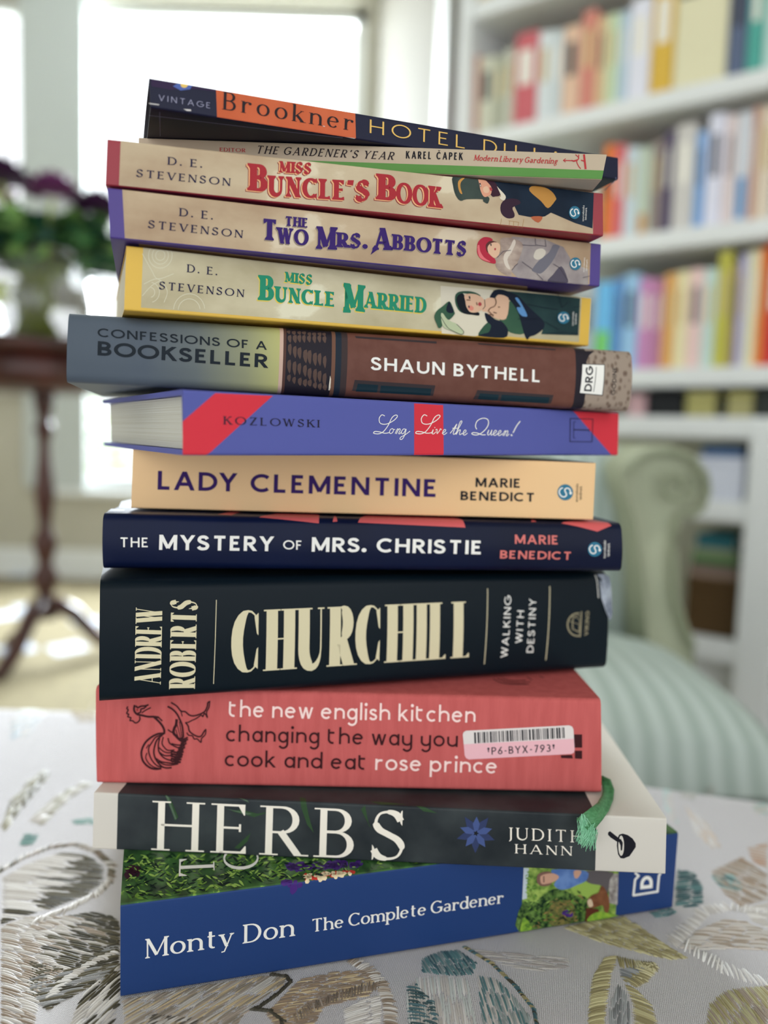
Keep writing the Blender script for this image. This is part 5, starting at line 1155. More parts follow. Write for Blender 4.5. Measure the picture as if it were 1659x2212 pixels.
bk.polys('cover_print_and_glare', [[(1215, 1127.5), (1300, 1131.5), (1325, 1130), (1270, 1121)], [(1150, 1126), (1160, 1126), (1150, 1118)]], cor2, 2, 'top'); bk.polys('cover_print_and_glare', [[(560, 1116), (690, 1120), (690, 1112), (600, 1110)], [(720, 1120), (730, 1120), (724, 1114)], [(775, 1121), (1010, 1126), (985, 1118), (790, 1114)], [(470, 1112), (500, 1114), (520, 1106), (500, 1106)]], cor2, 2, 'top')
bk.polys('cover_print_and_glare', [[(262, 1085), (285, 1080), (285, 1098), (256, 1098)], [(240, 1100), (270, 1101), (268, 1106), (232, 1106)]], mat('print_pale', (186, 190, 200), .4), 2, 'top')  # pale patches: the window's reflection painted onto the top cover

# 6 ---- cream book
peach = mat('peach_cover', (234, 196, 148), .5, .2, k=1.0, c2=(236, 194, 143), scale=10)
bk = Book(-.1118, .3492, .0616, .2083, .0273, [(288, 962), (1287, 1000), (1281, 1123), (283, 1098)], .132, 'pale peach spine with wide dark purple capitals', r=.0008).build(peach)
bk.band('dark_top_cover', .0005, bk.L - .0003, mat('cover_night', (34, 28, 44), .3, .5), bk.T + .0006, bk.T + .1315, 1)
lp = mat('ink_purple', (50, 22, 92), .5)
bk.text('title_lettering', 'LADY CLEMENTINE', 'geom', (344, 1057.5), (958, 1074), (345, 1017), lp, fat=.055)
bk.text('author_lettering', 'MARIE', 'geob', (1039, 1052), (1132.5, 1054), (1039.5, 1032), ink); bk.text('author_lettering', 'BENEDICT', 'geob', (1007.5, 1080.5), (1162, 1084), (1008, 1061), ink)
bk.emblem(1224.6, 1063.4, 16.5, white, teal)
bk.text('publisher_lettering', 'sourcebooks', 'tiny', (1250, 1084), (1251.5, 1045), (1244, 1084), ink); bk.text('publisher_lettering', 'landmark', 'tiny', (1258, 1079), (1259, 1050), (1252, 1079), ink)

# 7 ---- violet and red book turned away
vio = mat('violet_jacket', (86, 92, 164), .5, .2)
bk = Book(-.0708, .2778, .5276, .2112, .0225, [(395, 841), (1335, 892), (1333, 984), (399, 984)], .145, 'violet blue book with red diagonal bands, pages showing at its left end', r=.0012, tc=.0018, hard=True).build(vio, mat('block_pages', (214, 214, 206), .8, .2, c2=(190, 186, 170), scale=70, stretch=(.04, .04, 26), lo=.3, hi=.7, bump=.4, bscale=60))
rd = mat('print_signal_red', (214, 56, 70), .5); h = Z(180, 820, 2.765)
bk.polys('red_band', [h((592, 250), (812, 80), (1185, 97), (748, 458), (592, 456))], rd, 1); bk.polys('red_band', [[(921.5, 872), (983, 876), (984, 985), (921.5, 985)]], rd, 1); bk.polys('red_band', [[(1247, 887), (1336, 891), (1334, 985), (1323, 984)]], rd, 1)
bk.text('author_lettering', 'KOZLOWSKI', 'ser', (493, 917), (713, 924), (493, 899.5), mat('ink_dark_slate', (38, 36, 54), .5), 3)
h = Z(820, 880, 3.19)
def scr(P, n=5, wd=None): return (h(*spl(P, n)), wd or 1.5)
S_ = []
def cursL(dx):
    return [scr([(120 + dx, 62), (100 + dx, 55), (82 + dx, 80), (90 + dx, 112), (130 + dx, 118), (180 + dx, 95), (208 + dx, 66), (196 + dx, 56), (170 + dx, 75), (145 + dx, 125), (112 + dx, 168), (78 + dx, 184), (44 + dx, 180), (52 + dx, 168), (82 + dx, 170), (120 + dx, 180), (150 + dx, 176)], 4, 1.7)]
def cn(x, y): return scr([(x - 12, y - 2), (x - 4, y - 20), (x + 4, y - 34), (x + 8, y - 28), (x - 4, y)], 4) , scr([(x - 4, y), (x + 10, y - 28), (x + 20, y - 34), (x + 22, y - 24), (x + 12, y - 4), (x + 18, y), (x + 30, y - 12)], 4)
def co(x, y): return (scr([(x + 10, y - 34), (x - 4, y - 28), (x - 12, y - 10), (x - 4, y), (x + 10, y - 8), (x + 16, y - 26), (x + 8, y - 34), (x + 16, y - 28), (x + 26, y - 28)], 4),)
def ce(x, y): return (scr([(x - 14, y - 8), (x + 4, y - 18), (x + 10, y - 30), (x + 2, y - 34), (x - 8, y - 20), (x - 8, y - 3), (x + 2, y), (x + 18, y - 12)], 4),)
def cu(x, y): return (scr([(x - 14, y - 12), (x - 4, y - 34), (x - 12, y - 6), (x - 6, y), (x + 6, y - 12), (x + 16, y - 34), (x + 10, y - 4), (x + 16, y), (x + 28, y - 12)], 4),)
S_ += cursL(0) + cursL(290)
S_ += [*co(165, 182), *cn(205, 184)]
S_ += [scr([(262, 152), (248, 152), (236, 170), (240, 184), (252, 178), (268, 152), (256, 196), (240, 220), (226, 220), (232, 206), (262, 190), (294, 166)], 4)]
S_ += [scr([(440, 180), (452, 156), (446, 182), (456, 184), (470, 170)], 4), scr([(462, 140), (464, 143)], 2), scr([(468, 158), (478, 154), (478, 182), (496, 160), (500, 150), (508, 156)], 4), *ce(526, 188)]
S_ += [scr([(566, 180), (582, 160), (610, 118), (588, 172), (590, 188), (604, 178)], 4), scr([(582, 146), (612, 146)], 2), scr([(600, 186), (620, 150), (644, 104), (636, 98), (622, 130), (606, 188)], 4), scr([(606, 188), (622, 162), (634, 158), (628, 180), (632, 190), (646, 180)], 4), *ce(662, 192)]
S_ += [scr([(742, 152), (734, 130), (746, 96), (780, 78), (812, 84), (820, 112), (806, 146), (774, 178), (740, 192), (712, 186), (716, 176), (744, 178), (776, 190), (800, 190)], 4, 1.8), *cu(826, 192), *ce(862, 194), *ce(892, 195), *cn(924, 197)]
S_ += [scr([(1026, 98), (1004, 128), (980, 176)], 3, 2.0), scr([(968, 190), (972, 196)], 2, 3.0)]
bk.line('title_lettering', S_, 1.6, white, 4, label='white script lettering')
bk.line('publisher_mark', [([(1241.6, 904.4), (1286, 905.7), (1284, 954.6), (1241, 954), (1241.6, 904.4)], 1.6), ([(1249, 928.5), (1279, 929.5)], 2.2), ([(1252, 911), (1248.5, 912), (1248, 946), (1251.5, 947)], 1.2), ([(1279, 926), (1279, 933)], 1.2)], 1.6, mat('ink_dark_slate', (38, 36, 54)), 4)

# 8 ---- bookshop memoir
conf = bpy.data.materials.new('evening_sky_print'); conf.use_nodes = True
n = conf.node_tree; b = n.nodes['Principled BSDF']; b.inputs['Roughness'].default_value = .45; b.inputs['Specular IOR Level'].default_value = .2
tc = n.nodes.new('ShaderNodeTexCoord'); sx = n.nodes.new('ShaderNodeSeparateXYZ'); rp = n.nodes.new('ShaderNodeValToRGB'); mr = n.nodes.new('ShaderNodeMapRange')
n.links.new(tc.outputs['Object'], sx.inputs[0]); mr.inputs['From Max'].default_value = .2412; n.links.new(sx.outputs['X'], mr.inputs[0]); n.links.new(mr.outputs[0], rp.inputs[0])
e = rp.color_ramp.elements; e[0].position = 0; e[0].color = rgb(78, 88, 100); e[1].position = .355; e[1].color = rgb(196, 194, 120)
for p_, c_ in ((.12, (82, 92, 104)), (.2, (104, 112, 112)), (.28, (146, 148, 116)), (.40, (70, 46, 44))): x = e.new(p_); x.color = rgb(*c_)
n.links.new(rp.outputs[0], b.inputs['Base Color'])
bk = Book(-.1225, .3052, .2557, .2412, .0270, [(148, 674), (1365, 758), (1360, 888), (143, 825)], .15, 'longest book in the middle, dusky grey to brick brown spine with a tiled roof print', r=.0042, tc=.0008, bulge=.001).build(conf)
C_ = bk
def ux(px): return bk.uv(px, 800)[0]
brick = mat('print_brick', (110, 72, 62), .45, c2=(102, 64, 54), scale=160, detail=5)
darkp = mat('print_dark_slate', (38, 34, 42), .45); tile = mat('print_roof_tile', (92, 72, 64), .45); tim = mat('print_timber', (114, 80, 64), .45)
bk.band('printed_wall', ux(596), bk.L * .99, brick, layer=1, wrap=.14); bk.band('printed_edge', ux(592), ux(600), mat('print_blush', (208, 176, 158), .45), layer=2, wrap=.14); bk.band('printed_board', ux(600), ux(606), mat('print_umber', (88, 60, 52), .45), layer=2, wrap=.14)
bk.band('printed_roof', ux(606), ux(704), darkp, layer=3, wrap=.14); bk.band('printed_timber', ux(704), ux(712), tim, layer=3, wrap=.14); bk.band('printed_gutter', ux(712), ux(725), mat('print_blue_slate', (32, 42, 54), .45), layer=3, wrap=.14); bk.band('printed_shadow_line', ux(725), ux(738), mat('print_dark_umber', (62, 50, 50), .45), layer=3, wrap=.14)
h = Z(560, 690, 6.38); rt = random.Random(4); til = []
for rw, (y0, y1, hh) in enumerate([(120, 150, 80), (205, 215, 120), (350, 500, 190), (570, 740, 190), (770, 900, 110)]):
    for k in range(8):
        x = 322 + k * 69 + rt.uniform(-6, 6); y = y0 + (y1 - y0) * k / 7 + rt.uniform(-10, 10); h_ = hh * rt.uniform(.8, 1.0); w1 = rt.uniform(42, 52)
        til.append(h((x + 14, y), (x + w1, y - 12), (x + w1 + 8, y + h_ * .25), (x + w1, y + h_ * .8), (x + w1 - 12, y + h_), (x + 16, y + h_ * .8), (x, y + h_ * .5), (x + 2, y + h_ * .15)))
bk.polys('roof_tiles', til, tile, 4)
bk.polys('printed_scratch', [h((905, 770), (918, 820), (914, 940), (905, 992), (888, 990), (892, 900))], mat('print_ivory', (226, 216, 196), .45), 5)
win = mat('print_window', (20, 44, 54), .45); frm = mat('print_window_frame', (58, 50, 52), .45)
bk.polys('printed_frame', [[(755, 820), (930, 832), (926, 858), (750, 846)], [(1022, 842), (1190, 853), (1186, 876), (1014, 866)], [(757, 720), (935, 732), (934, 739), (759, 727)], [(1025, 733), (1198, 748), (1196, 753), (1028, 739)]], frm, 2)
bk.polys('printed_window', [[(762, 828), (806, 831), (804, 850), (758, 848)], [(812, 832), (922, 839), (920, 857), (810, 851)], [(1028, 849), (1070, 852), (1068, 869), (1024, 866)], [(1076, 852), (1182, 858), (1180, 876), (1074, 870)]], win, 3)
bk.band('printed_quoin', ux(1238), ux(1262), darkp, layer=2, wrap=.14)
stone = mat('print_pebbled_stone', (112, 94, 82), .5, c2=(156, 140, 126), scale=420, detail=2, kind='voronoi', stretch=(1, 1, .7), lo=.2, hi=.5)
bk.band('printed_stone', ux(1262), bk.L, stone, layer=3, wrap=.14)
bk.polys('printed_quoin_tip', [[(1262, 752), (1284, 752), (1270, 766), (1262, 782)]], darkp, 4)
tc_ = mat('ink_charcoal', (28, 36, 44), .5)
bk.text('title_lettering', 'CONFESSIONS OF A', 'geo', (210, 727.5), (566, 755.5), (210, 708.5), tc_); bk.text('title_lettering', 'BOOKSELLER', 'geob', (209, 767.5), (568, 794.5), (210, 737), tc_)
bk.text('author_lettering', 'SHAUN BYTHELL', 'geob', (790, 798.5), (1160, 826), (790.5, 770.5), white, 4, fat=-.02)
bk.polys('publisher_panel', [[(1251.5, 785.5), (1303, 787), (1298.5, 855), (1246, 850)]], ink, 5); bk.polys('publisher_panel', [[(1253, 787), (1301.5, 788.5), (1297, 853), (1247.5, 848.5)]], white, 6)
bk.text('publisher_lettering', 'DRG', 'geob', (1272.8, 845.5), (1276.6, 792), (1256.2, 844.5), ink, 7); bk.line('panel_line', [((1283.6, 793), (1277.6, 846))], 1.3, ink, 7)
bk.text('publisher_lettering', 'GODINE', 'geo', (1325.5, 853), (1329, 793), (1316.5, 852.5), ink, 5)

# 9-11 ---- three matching novels
def parch(nm, c, c2, c3): return mat(nm, c, .5, .25, c2=c2, c3=c3, scale=24, detail=9, stretch=(1, 1, 1.6), lo=.36, hi=.66)
def novel(pose, px4, label, cover, panel, ux0, ux1, lay=None, under=None):
    b_ = Book(*pose, px4, .133, label, r=.0007, tc=.0004).build(cover)
    u0 = b_.uv(ux0, (px4[0][1] + px4[3][1]) / 2)[0]; u1 = b_.uv(ux1, (px4[1][1] + px4[2][1]) / 2)[0]
    b_.band('printed_panel', u0, u1, panel, .0004 if lay is None else lay, b_.T + .0004, 1); return b_
p1 = parch('parchment_rose', (172, 146, 118), (216, 202, 174), (200, 182, 152)); p2 = parch('parchment_tan', (164, 136, 108), (214, 198, 172), (196, 174, 144)); p3 = parch('parchment_cream', (174, 162, 128), (226, 220, 192), (208, 198, 166))
dn = mat('ink_midnight', (34, 32, 66), .5)
bk = novel((-.0992, .3013, .3587, .2047, .0229), [(273, 530), (1277, 644), (1271, 747), (268, 670)], 'yellow edged novel with green title, lowest of the three matching ones', mat('cover_yellow', (224, 182, 72), .45, .4), p3, 310, 1255, .0014)
sw = mat('print_swirl', (214, 210, 186), .5); h = Z(130, 480, 2.765)
def circ(cx, cy, r, a0=0, a1=360): return [(cx + r * math.cos(math.radians(a)), cy + r * math.sin(math.radians(a))) for a in range(a0, a1 + 1, 12)]
bk.line('printed_swirl', [h(*circ(615, 200, r)) for r in (30, 52, 76)] + [h(*circ(550, 420, r, -80, 80)) for r in (30, 60)] + [h(*circ(800, 530, r, 185, 355)) for r in (70, 100)] + [h(*spl([(500, 190), (560, 290), (600, 340), (700, 310)], 4)), h(*spl([(510, 370), (600, 340), (660, 410), (640, 480)], 4)), h(*spl([(500, 440), (560, 380), (620, 350)], 4))], 1.4, sw, 2)
gt = mat('ink_jade', (40, 140, 108), .5); gold = mat('ink_gold', (226, 200, 92), .5)
def deco(b_, nm, txt, p0, p1_, pt, mt, sh, style='deco', d=(-2.6, 2.6)):
    o = b_.text(nm, txt, style, p0, p1_, pt, mt, 5)
    if sh:
        for k, (m_, q_) in enumerate(sh): b_.text('letter_shadow', txt, style, (p0[0] + q_[0], p0[1] + q_[1]), (p1_[0] + q_[0], p1_[1] + q_[1]), (pt[0] + q_[0], pt[1] + q_[1]), m_, 4 - k)
    return o
bk.text('author_lettering', 'D. E.', 'ser', (415, 589), (483, 596.5), (415.5, 572), dn); bk.text('author_lettering', 'STEVENSON', 'ser', (350, 625.5), (543.5, 643.5), (351, 608.5), dn)
sg = [(gold, (-2, 2.2))]
for tx, a, b_, c in (('MISS', (635, 611), (695.5, 618), (635.5, 589)), ('B', (579, 650), (611, 652), (580, 596)), ('UNCLE', (614, 653), (745, 665), (614.5, 620)), ('M', (764, 671), (806, 676), (765, 613)), ('ARRIED', (808, 666.5), (939, 679), (809, 631))): deco(bk, 'title_lettering', tx, a, b_, c, gt, sg)
bk.text('title_lettering', 'I', 'deco', (766, 677), (776, 677.5), (767, 616), gt, 5)
h = Z(940, 600, 4.608); pg = mat('print_pale_wall', (222, 214, 192), .5); dg = mat('print_bottle_green', (40, 66, 66), .5, c2=(30, 52, 56), scale=60); mg = mat('print_mid_green', (62, 98, 74), .5, c2=(48, 82, 66), scale=60); ln_ = mat('print_navy', (24, 32, 48), .5); sk = mat('print_skin_pale', (222, 182, 152), .5)
art(bk, h, [
 ('printed_wall', pg, [(140, 90), (640, 130), (600, 540), (470, 590), (150, 560)]),
 ('printed_coat', dg, [(650, 130), (900, 150), (1200, 175), (1452, 205), (1432, 575), (1300, 572), (1090, 565), (1120, 470), (900, 300)]),
 ('printed_dress', mg, [(780, 260), (860, 240), (920, 420), (930, 560), (800, 550), (740, 480), (700, 420), (760, 415)]),
 ('printed_sleeve', mg, [(500, 580), (540, 500), (600, 445), (640, 470), (620, 560)]),
 ('printed_shawl', ln_, [(500, 585), (560, 560), (600, 545), (620, 480), (580, 440), (560, 360), (600, 370), (660, 420), (720, 440), (770, 500), (780, 550), (740, 603)]),
 ('printed_stole', ln_, [(608, 205), (650, 135), (720, 125), (800, 150), (880, 190), (960, 280), (1050, 370), (1115, 440), (1110, 510), (1040, 570), (985, 590), (960, 620), (930, 560), (890, 400), (850, 300), (770, 200), (690, 175), (650, 215)]),
 ('printed_neck', sk, [(560, 230), (610, 205), (660, 210), (690, 175), (760, 190), (790, 240), (760, 415), (640, 400), (585, 350), (540, 340), (530, 300)]),
 ('printed_fold', mat('print_sky_blue', (96, 146, 196), .5), [(848, 215), (870, 205), (905, 260), (960, 380), (930, 390), (905, 380), (880, 350), (862, 300), (900, 295)]),
 ('printed_hat', mg, [(278, 240), (282, 180), (320, 148), (400, 142), (470, 155), (520, 185), (500, 190), (400, 170), (340, 170), (310, 250), (340, 340), (370, 365), (320, 340), (290, 290)]),
 ('printed_hair', mat('print_black_hair', (20, 26, 34), .5), [(290, 230), (310, 180), (350, 165), (370, 200), (385, 300), (430, 350), (500, 350), (505, 382), (440, 375), (370, 365), (320, 320)]),
 ('printed_face', sk, [(366, 190), (400, 168), (470, 172), (520, 195), (555, 230), (562, 270), (545, 310), (500, 345), (450, 355), (410, 340), (385, 290), (375, 240)]),
 ('printed_blush', mat('print_blush_pink', (222, 140, 122), .5), [(400, 300), (430, 285), (455, 310), (440, 335), (412, 325)]),
 ('printed_lips', mat('print_lip_red', (176, 70, 74), .5), [(498, 262), (512, 250), (528, 262), (528, 280), (512, 290), (498, 280)]),
 ('printed_eye', ln_, [(406, 195), (418, 190), (424, 215), (412, 222)]), ('printed_eye', ln_, [(400, 288), (412, 284), (416, 306), (406, 308)]),
 ('printed_scarf', mg, [(76, 400), (100, 340), (160, 290), (215, 245), (240, 270), (270, 350), (268, 375), (220, 425), (170, 420), (150, 490), (120, 510), (100, 470)]),
 ('printed_scarf_fold', ln_, [(190, 330), (215, 250), (240, 290), (262, 350), (220, 360)]),
 ('printed_hand', mat('print_glove', (186, 196, 160), .5), [(140, 370), (160, 365), (190, 410), (230, 440), (290, 470), (355, 540), (335, 572), (290, 560), (250, 540), (180, 510), (150, 470)])])
bk.line('printed_necklace', [h(*spl([(655, 210), (665, 250), (650, 290), (610, 310), (590, 340)], 5)), h((600, 345), (640, 390)), h((590, 375), (640, 375)), h((385, 230), (420, 232)), h((480, 255), (485, 280)), h((640, 350), (670, 360)), h((700, 300), (685, 298))], 1.6, mat('print_brown_line', (96, 64, 48), .5), 22)
bk.line('printed_outline', [h(*spl([(140, 400), (200, 500), (260, 540), (335, 572), (355, 540), (290, 470)], 3)), h((870, 415), (1060, 410)), h((960, 270), (1100, 300), (1240, 320)), h((1240, 160), (1280, 300), (1330, 250)), h((1120, 440), (1250, 520)), h((1130, 560), (1300, 545), (1430, 560)), h((1380, 300), (1445, 290)), h((555, 225), (562, 290), (540, 320))], .9, ln_, 22)
bk.emblem(1220.6, 687, 12.5, white, teal, layer=22)
bk.text('publisher_lettering', 'sourcebooks', 'tiny', (1240, 704), (1241.5, 674), (1236, 704), white, 23); bk.text('publisher_lettering', 'landmark', 'tiny', (1246, 701), (1247, 678), (1242, 701), white, 23)

bk = novel((-.1034, .2960, .2958, .2036, .0183), [(232, 405), (1298, 527), (1295, 619), (238, 514)], 'purple edged novel with purple title, middle of the three matching ones', mat('cover_purple', (74, 56, 132), .42, .4), p2, 266, 1274, .0004)
bk.polys('underside_print', [[(300, 527), (1140, 618), (1140, 640), (300, 555)]], p2, 1, 'bottom')
bk.text('author_lettering', 'D. E.', 'ser', (384.5, 466.5), (454.5, 474.5), (385, 449), dn); bk.text('author_lettering', 'STEVENSON', 'ser', (318, 492.5), (518, 514), (319, 475.5), dn)
pp = mat('ink_violet', (56, 34, 104), .5); sg = [(mat('ink_shadow_grey', (150, 134, 116), .5), (-2, 2.4))]
for tx, a, b_, c in (('THE', (609, 487), (658, 491.5), (609.5, 466)), ('T', (559, 517), (592, 520), (560, 471)), ('WO', (592, 525), (658, 530.5), (592.5, 490)), ('M', (676, 537), (717, 539), (677, 488)), ('RS.', (721, 533), (786, 537.5), (721.5, 501)), ('A', (798, 539), (837, 540), (799, 491)), ('BBOTTS', (841, 538), (1001, 554), (842, 505))): deco(bk, 'title_lettering', tx, a, b_, c, pp, sg)
bk.polys('letter_tail', [[(806, 536), (812, 528), (800, 545), (793, 549)], [(798, 538), (812, 536), (793, 550)]], pp, 5)
h = Z(940, 490, 4.366); fur = mat('print_fur', (186, 168, 154), .5, c2=(140, 120, 112), scale=110, stretch=(1, 1, 2)); gy = mat('print_lace', (172, 162, 158), .5, c2=(134, 124, 126), scale=90); dgy = mat('print_dark_grey', (84, 78, 92), .5)
art(bk, h, [
 ('printed_gown', gy, [(700, 90), (1024, 118), (1200, 190), (1300, 350), (1440, 400), (1440, 552), (1240, 535), (1050, 520), (760, 480), (700, 420), (760, 340)]),
 ('printed_bag', dgy, [(1050, 518), (1100, 450), (1180, 370), (1240, 490), (1225, 535)]),
 ('printed_glove', mat('print_glove_grey', (112, 110, 120), .5), [(900, 400), (960, 320), (1060, 240), (1100, 170), (1160, 180), (1150, 215), (1110, 300), (1050, 380), (980, 440), (910, 420)]),
 ('printed_cuff', mat('print_pale_lace', (206, 198, 184), .5), [(915, 260), (940, 215), (1000, 205), (1030, 240), (1000, 290), (950, 310), (915, 290)]),
 ('printed_fur', fur, [(590, 120), (640, 100), (720, 110), (800, 150), (805, 210), (760, 330), (700, 420), (700, 470), (620, 440), (560, 390), (540, 320), (560, 260), (600, 220)]),
 ('printed_fur_fold', mat('print_fur_pale', (214, 202, 188), .5), [(630, 260), (680, 200), (720, 120), (740, 150), (700, 240), (660, 310), (690, 400), (650, 380), (625, 320)]),
 ('printed_hat', mat('print_crimson', (178, 46, 66), .5), [(368, 210), (380, 140), (430, 98), (490, 100), (520, 125), (470, 150), (455, 200), (480, 250), (540, 300), (545, 345), (480, 335), (410, 305), (375, 260)]),
 ('printed_hat_band', mat('print_rose_pink', (222, 112, 118), .5), [(372, 190), (390, 170), (400, 230), (440, 290), (500, 330), (440, 315), (390, 280)]),
 ('printed_hair', mat('print_auburn', (92, 52, 50), .5), [(455, 165), (500, 130), (560, 145), (520, 160), (480, 200), (475, 240), (458, 220)]),
 ('printed_face', sk, [(470, 190), (500, 155), (550, 145), (585, 165), (590, 210), (575, 265), (540, 295), (500, 270), (475, 235)]),
 ('printed_lips', mat('print_lip_red', (176, 70, 74)), [(532, 205), (546, 198), (550, 215), (538, 222)]), ('printed_eye', ln_, [(495, 160), (505, 157), (508, 178), (499, 180)])])
bk.line('printed_outline', [h((925, 110), (930, 170), (1030, 185), (1020, 120)), h((700, 410), (730, 370), (760, 345)), h((800, 170), (870, 175), (930, 175)), h((1100, 350), (1170, 390), (1240, 500)), h((800, 330), (900, 400)), h((940, 440), (1000, 500)), h((1385, 480), (1450, 465)), h((560, 290), (620, 230), (690, 220))], 1.0, dgy, 16)
bk.emblem(1240.7, 570, 13, white, teal, layer=16)
bk.text('publisher_lettering', 'sourcebooks', 'tiny', (1260, 588), (1262, 557), (1256.5, 588), white, 18); bk.text('publisher_lettering', 'landmark', 'tiny', (1266, 585), (1267.5, 561), (1262.5, 585), white, 18)

bk = novel((-.1052, .2989, .2327, .1993, .0171), [(232, 300), (1302, 417), (1303, 510), (228, 400)], 'red edged novel with dark red title, highest of the three matching ones', mat('cover_red', (150, 44, 56), .42, .4), p1, 257, 1279, .0004)
bk.text('author_lettering', 'D. E.', 'ser', (355, 355), (425, 361.5), (355.5, 338), dn); bk.text('author_lettering', 'STEVENSON', 'ser', (290.5, 381.5), (483.5, 400.5), (291.5, 365), dn)
rt_ = mat('ink_brick_red', (166, 46, 54), .5); sg = [(mat('ink_peach', (232, 178, 128), .5), (-2.4, 1.6)), (mat('ink_brick_dark', (140, 60, 60), .5), (-4, 3))]
for tx, a, b_, c in (('MISS', (586, 370.5), (654.5, 375), (587, 346)), ('B', (524, 410), (562, 414), (525, 351)), ('UNCLE', (564, 421), (727, 431), (565, 377)), ("'S", (730, 432), (780, 433), (731, 387)), ('B', (798, 429), (838, 433), (799, 373)), ('OOK', (839, 437), (936, 448), (840, 391))): deco(bk, 'title_lettering', tx, a, b_, c, rt_, sg)
h = Z(940, 360, 4.366); nb = mat('print_ink_blue', (20, 32, 48), .5, c2=(28, 44, 62), scale=60); hatm = mat('print_hat', (30, 42, 44), .5, c2=(64, 76, 70), scale=60); och = mat('print_ochre', (194, 140, 70), .5)
art(bk, h, [
 ('printed_coat', nb, [(430, 110), (640, 125), (1000, 175), (1490, 245), (1476, 582), (1300, 530), (1180, 480), (1060, 430), (1000, 465), (930, 475), (850, 470), (740, 450), (700, 370), (600, 300), (550, 220)]),
 ('printed_muff', mat('print_plum', (54, 34, 50), .5), [(560, 400), (570, 340), (620, 300), (720, 300), (760, 340), (680, 380), (700, 440), (690, 475), (630, 482), (580, 450)]),
 ('printed_pouch', och, [(848, 225), (870, 180), (960, 178), (1060, 225), (1110, 290), (1100, 320), (1030, 388), (960, 320)]),
 ('printed_pocket', mat('print_rust', (178, 96, 64), .5), [(860, 470), (975, 468), (932, 525)]),
 ('printed_scarf', mat('print_maroon', (58, 28, 44)), [(410, 120), (490, 130), (530, 180), (560, 260), (510, 275), (470, 265)]),
 ('printed_collar', mat('print_collar', (220, 210, 190), .5), [(528, 185), (545, 200), (610, 270), (600, 310), (575, 310), (550, 285), (566, 270)]),
 ('printed_hat', hatm, [(100, 85), (250, 90), (345, 105), (360, 200), (380, 240), (448, 285), (446, 320), (430, 342), (390, 320), (380, 300), (230, 300), (170, 315), (125, 265), (100, 180)]),
 ('printed_hat_band', och, [(200, 95), (215, 98), (175, 140), (170, 190), (188, 250), (165, 240), (148, 190), (150, 130)]),
 ('printed_face', mat('print_face', (218, 156, 128), .5), [(345, 110), (400, 115), (440, 150), (470, 190), (468, 250), (420, 280), (390, 270), (365, 220), (355, 170)]),
 ('printed_cheek', sk, [(395, 190), (430, 180), (448, 215), (440, 240), (405, 240), (390, 215)]),
 ('printed_eye', ln_, [(352, 150), (364, 150), (372, 185), (362, 185)]), ('printed_eye', white, [(358, 165), (363, 165), (368, 180), (364, 182)]),
 ('printed_lips', mat('print_lip_red', (176, 70, 74)), [(452, 190), (470, 195), (480, 212), (468, 225), (456, 215)])])
bk.line('printed_bricks', [h((570, 485), (560, 555)), h((570, 550), (780, 580)), h((790, 490), (775, 580)), h((640, 505), (740, 520), (730, 575)), h((650, 505), (645, 560)), h((690, 515), (688, 570))], 1.0, mat('print_brick_line', (160, 122, 78), .5), 2)
bk.emblem(1236.2, 459, 13.2, white, teal, layer=16)
bk.text('publisher_lettering', 'sourcebooks', 'tiny', (1257, 478), (1258.5, 444), (1252.5, 478), white, 18); bk.text('publisher_lettering', 'landmark', 'tiny', (1263, 475), (1264.5, 449), (1258.8, 475), white, 18)

# 12 ---- thin gardening paperback
tanm = mat('cover_tan', (190, 172, 148), .5, .35, c2=(184, 166, 142), scale=14)
bk = Book(-.1030, .3291, .0079, .1876, .0104, [(300, 297), (1311, 333), (1300, 388), (299.2, 355.7)], .130, 'thin tan paperback with a green stripe, second from the top of the stack', r=.0006, tc=.0004).build(tanm)
u0, v0 = bk.uv(700, 352); vv = bk.uv(1200, 365)[1]
bk.band('green_stripe', 0, bk.L, mat('print_moss', (88, 138, 68), .5, c2=(96, 146, 76), scale=20), .0001, vv, 1); bk.band('white_underside', 0, bk.L, mat('print_grey_white', (196, 188, 174), .5), -.128, -.0006, 1)
dk = mat('ink_soft_black', (44, 36, 40), .5); ro = mat('ink_rose_red', (182, 56, 60), .5)
bk.text('title_lettering', 'EDITOR', 'serb', (483, 327.5), (540, 329.5), (483, 319.5), ro); bk.text('title_lettering', "THE GARDENER'S YEAR", 'kit', (563, 332), (862, 346), (563.5, 315), dk)
bk.text('author_lettering', 'KAREL ČAPEK', 'cond', (890, 343), (1011, 346.5), (890.5, 327), ink); bk.text('series_lettering', 'Modern Library Gardening', 'mod', (1034, 347.5), (1208, 354.5), (1034.5, 335), ro)
h = Z(780, 200, 2.765)
bk.line('publisher_mark', [(h((1338, 372), (1346, 455)), 4), (h((1220, 406), (1280, 408), (1300, 402)), 2), (h((1220, 406), (1232, 396)), 1.4), (h((1220, 406), (1232, 416)), 1.4), (h(*spl([(1290, 372), (1308, 392), (1296, 412), (1306, 440), (1318, 455)], 3)), 1.8), (h(*spl([(1308, 372), (1304, 400), (1280, 412), (1268, 405)], 3)), 1.8), (h((1322, 405), (1345, 412)), 2.4)], 2, ro)

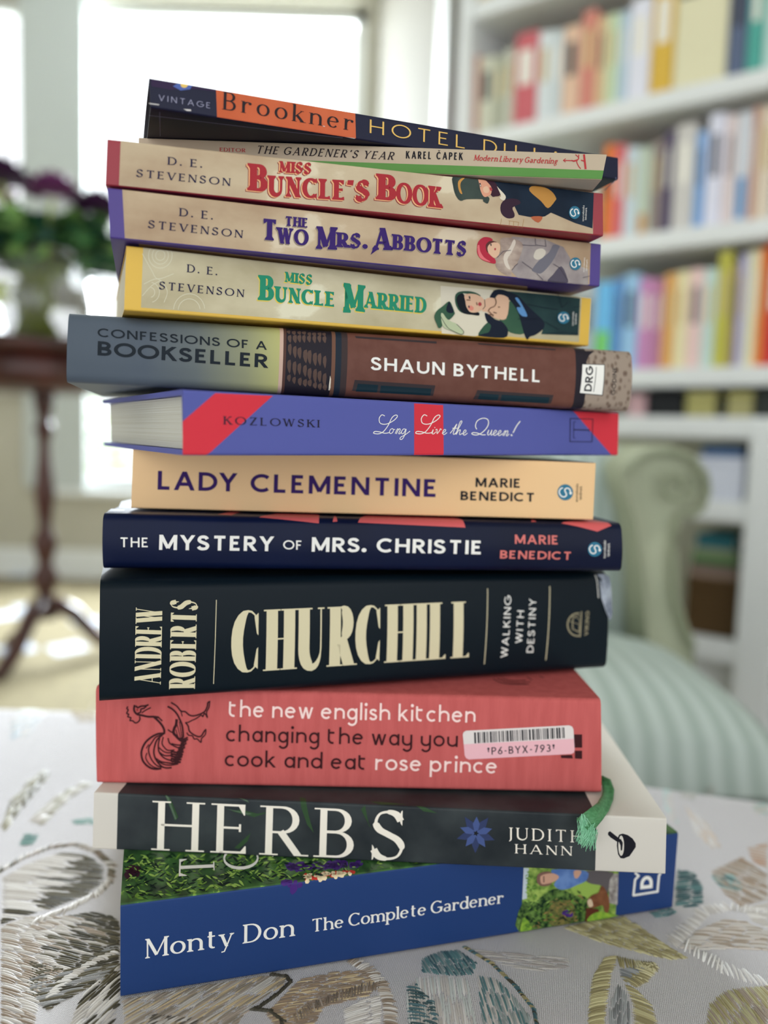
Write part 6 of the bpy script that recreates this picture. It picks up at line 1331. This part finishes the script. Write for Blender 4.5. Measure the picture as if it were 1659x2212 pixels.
# 13 ---- top paperback
nv = mat('cover_navy', (26, 28, 52), .42, .2)
bk = Book(-.0896, .2992, .3294, .1994, .0100, [(322, 168), (1335, 340), (1335, 388), (325, 232)], .128, 'topmost book, dark navy paperback with an orange panel on the spine', r=.0007, tc=.0004).build(nv, ends=.007)
ua, ub = bk.uv(477.5, 220)[0], bk.uv(787.5, 270)[0]
bk.band('orange_panel', ua, ub, mat('print_orange', (208, 106, 70), .5, c2=(198, 96, 60), scale=60, detail=6), .0001, bk.T - .0001, 1)
bk.text('author_lettering', 'Brookner', 'brook', (493, 238.3), (781, 286), (494.5, 200), mat('ink_soft_black', (44, 36, 40)))
bk.text('title_lettering', 'HOTEL DU LAC', 'geol', (818, 290.5), (1262, 364), (818.5, 261.5), mat('ink_straw', (232, 190, 104), .5)); bk.text('imprint_lettering', 'VINTAGE', 'geol', (344, 217.5), (463, 236), (344.3, 205), mat('ink_lavender', (164, 164, 190), .5))
h = Z(200, 140, 2.765)
bk.polys('printed_cloud', [h((350, 80), (540, 108), (760, 145), (760, 165), (640, 148), (470, 150), (420, 140), (350, 128))], mat('print_dusk', (54, 40, 70), .5), 1); bk.polys('printed_glow', [h((490, 130), (540, 104), (620, 118), (600, 150), (540, 156))], mat('print_dusk_blue', (84, 104, 172), .5), 2)
bk.polys('printed_moon', [h(*[(563 + 24 * math.cos(a * PI / 8), 121 + 20 * math.sin(a * PI / 8)) for a in range(16)])], mat('print_moon', (232, 196, 110), .5), 3)
wn = mat('worn_white', (206, 202, 200), .7)
bk.polys('worn_edge', [h((338, 228), (365, 232), (402, 237), (400, 243), (360, 238), (336, 234)), h((557, 266), (605, 270), (607, 280), (580, 279))], wn, 4); bk.polys('worn_edge', [h((1560, 440), (1622, 447), (1620, 452)), h((1420, 372), (1440, 375), (1436, 380))], wn, 4)
bk.line('underside_line', [((345, 240), (346, 292))], 1.6, mat('print_slate_line', (108, 114, 140), .5), 2, 'bottom'); bk.line('underside_line', [((322, 247), (600, 281), (740, 297))], 1.6, mat('print_slate_line', (108, 114, 140), .5), 2, 'bottom'); bk.line('underside_line', [((1306, 412), (1332, 388))], 1.6, mat('print_slate_line', (108, 114, 140), .5), 2, 'bottom')
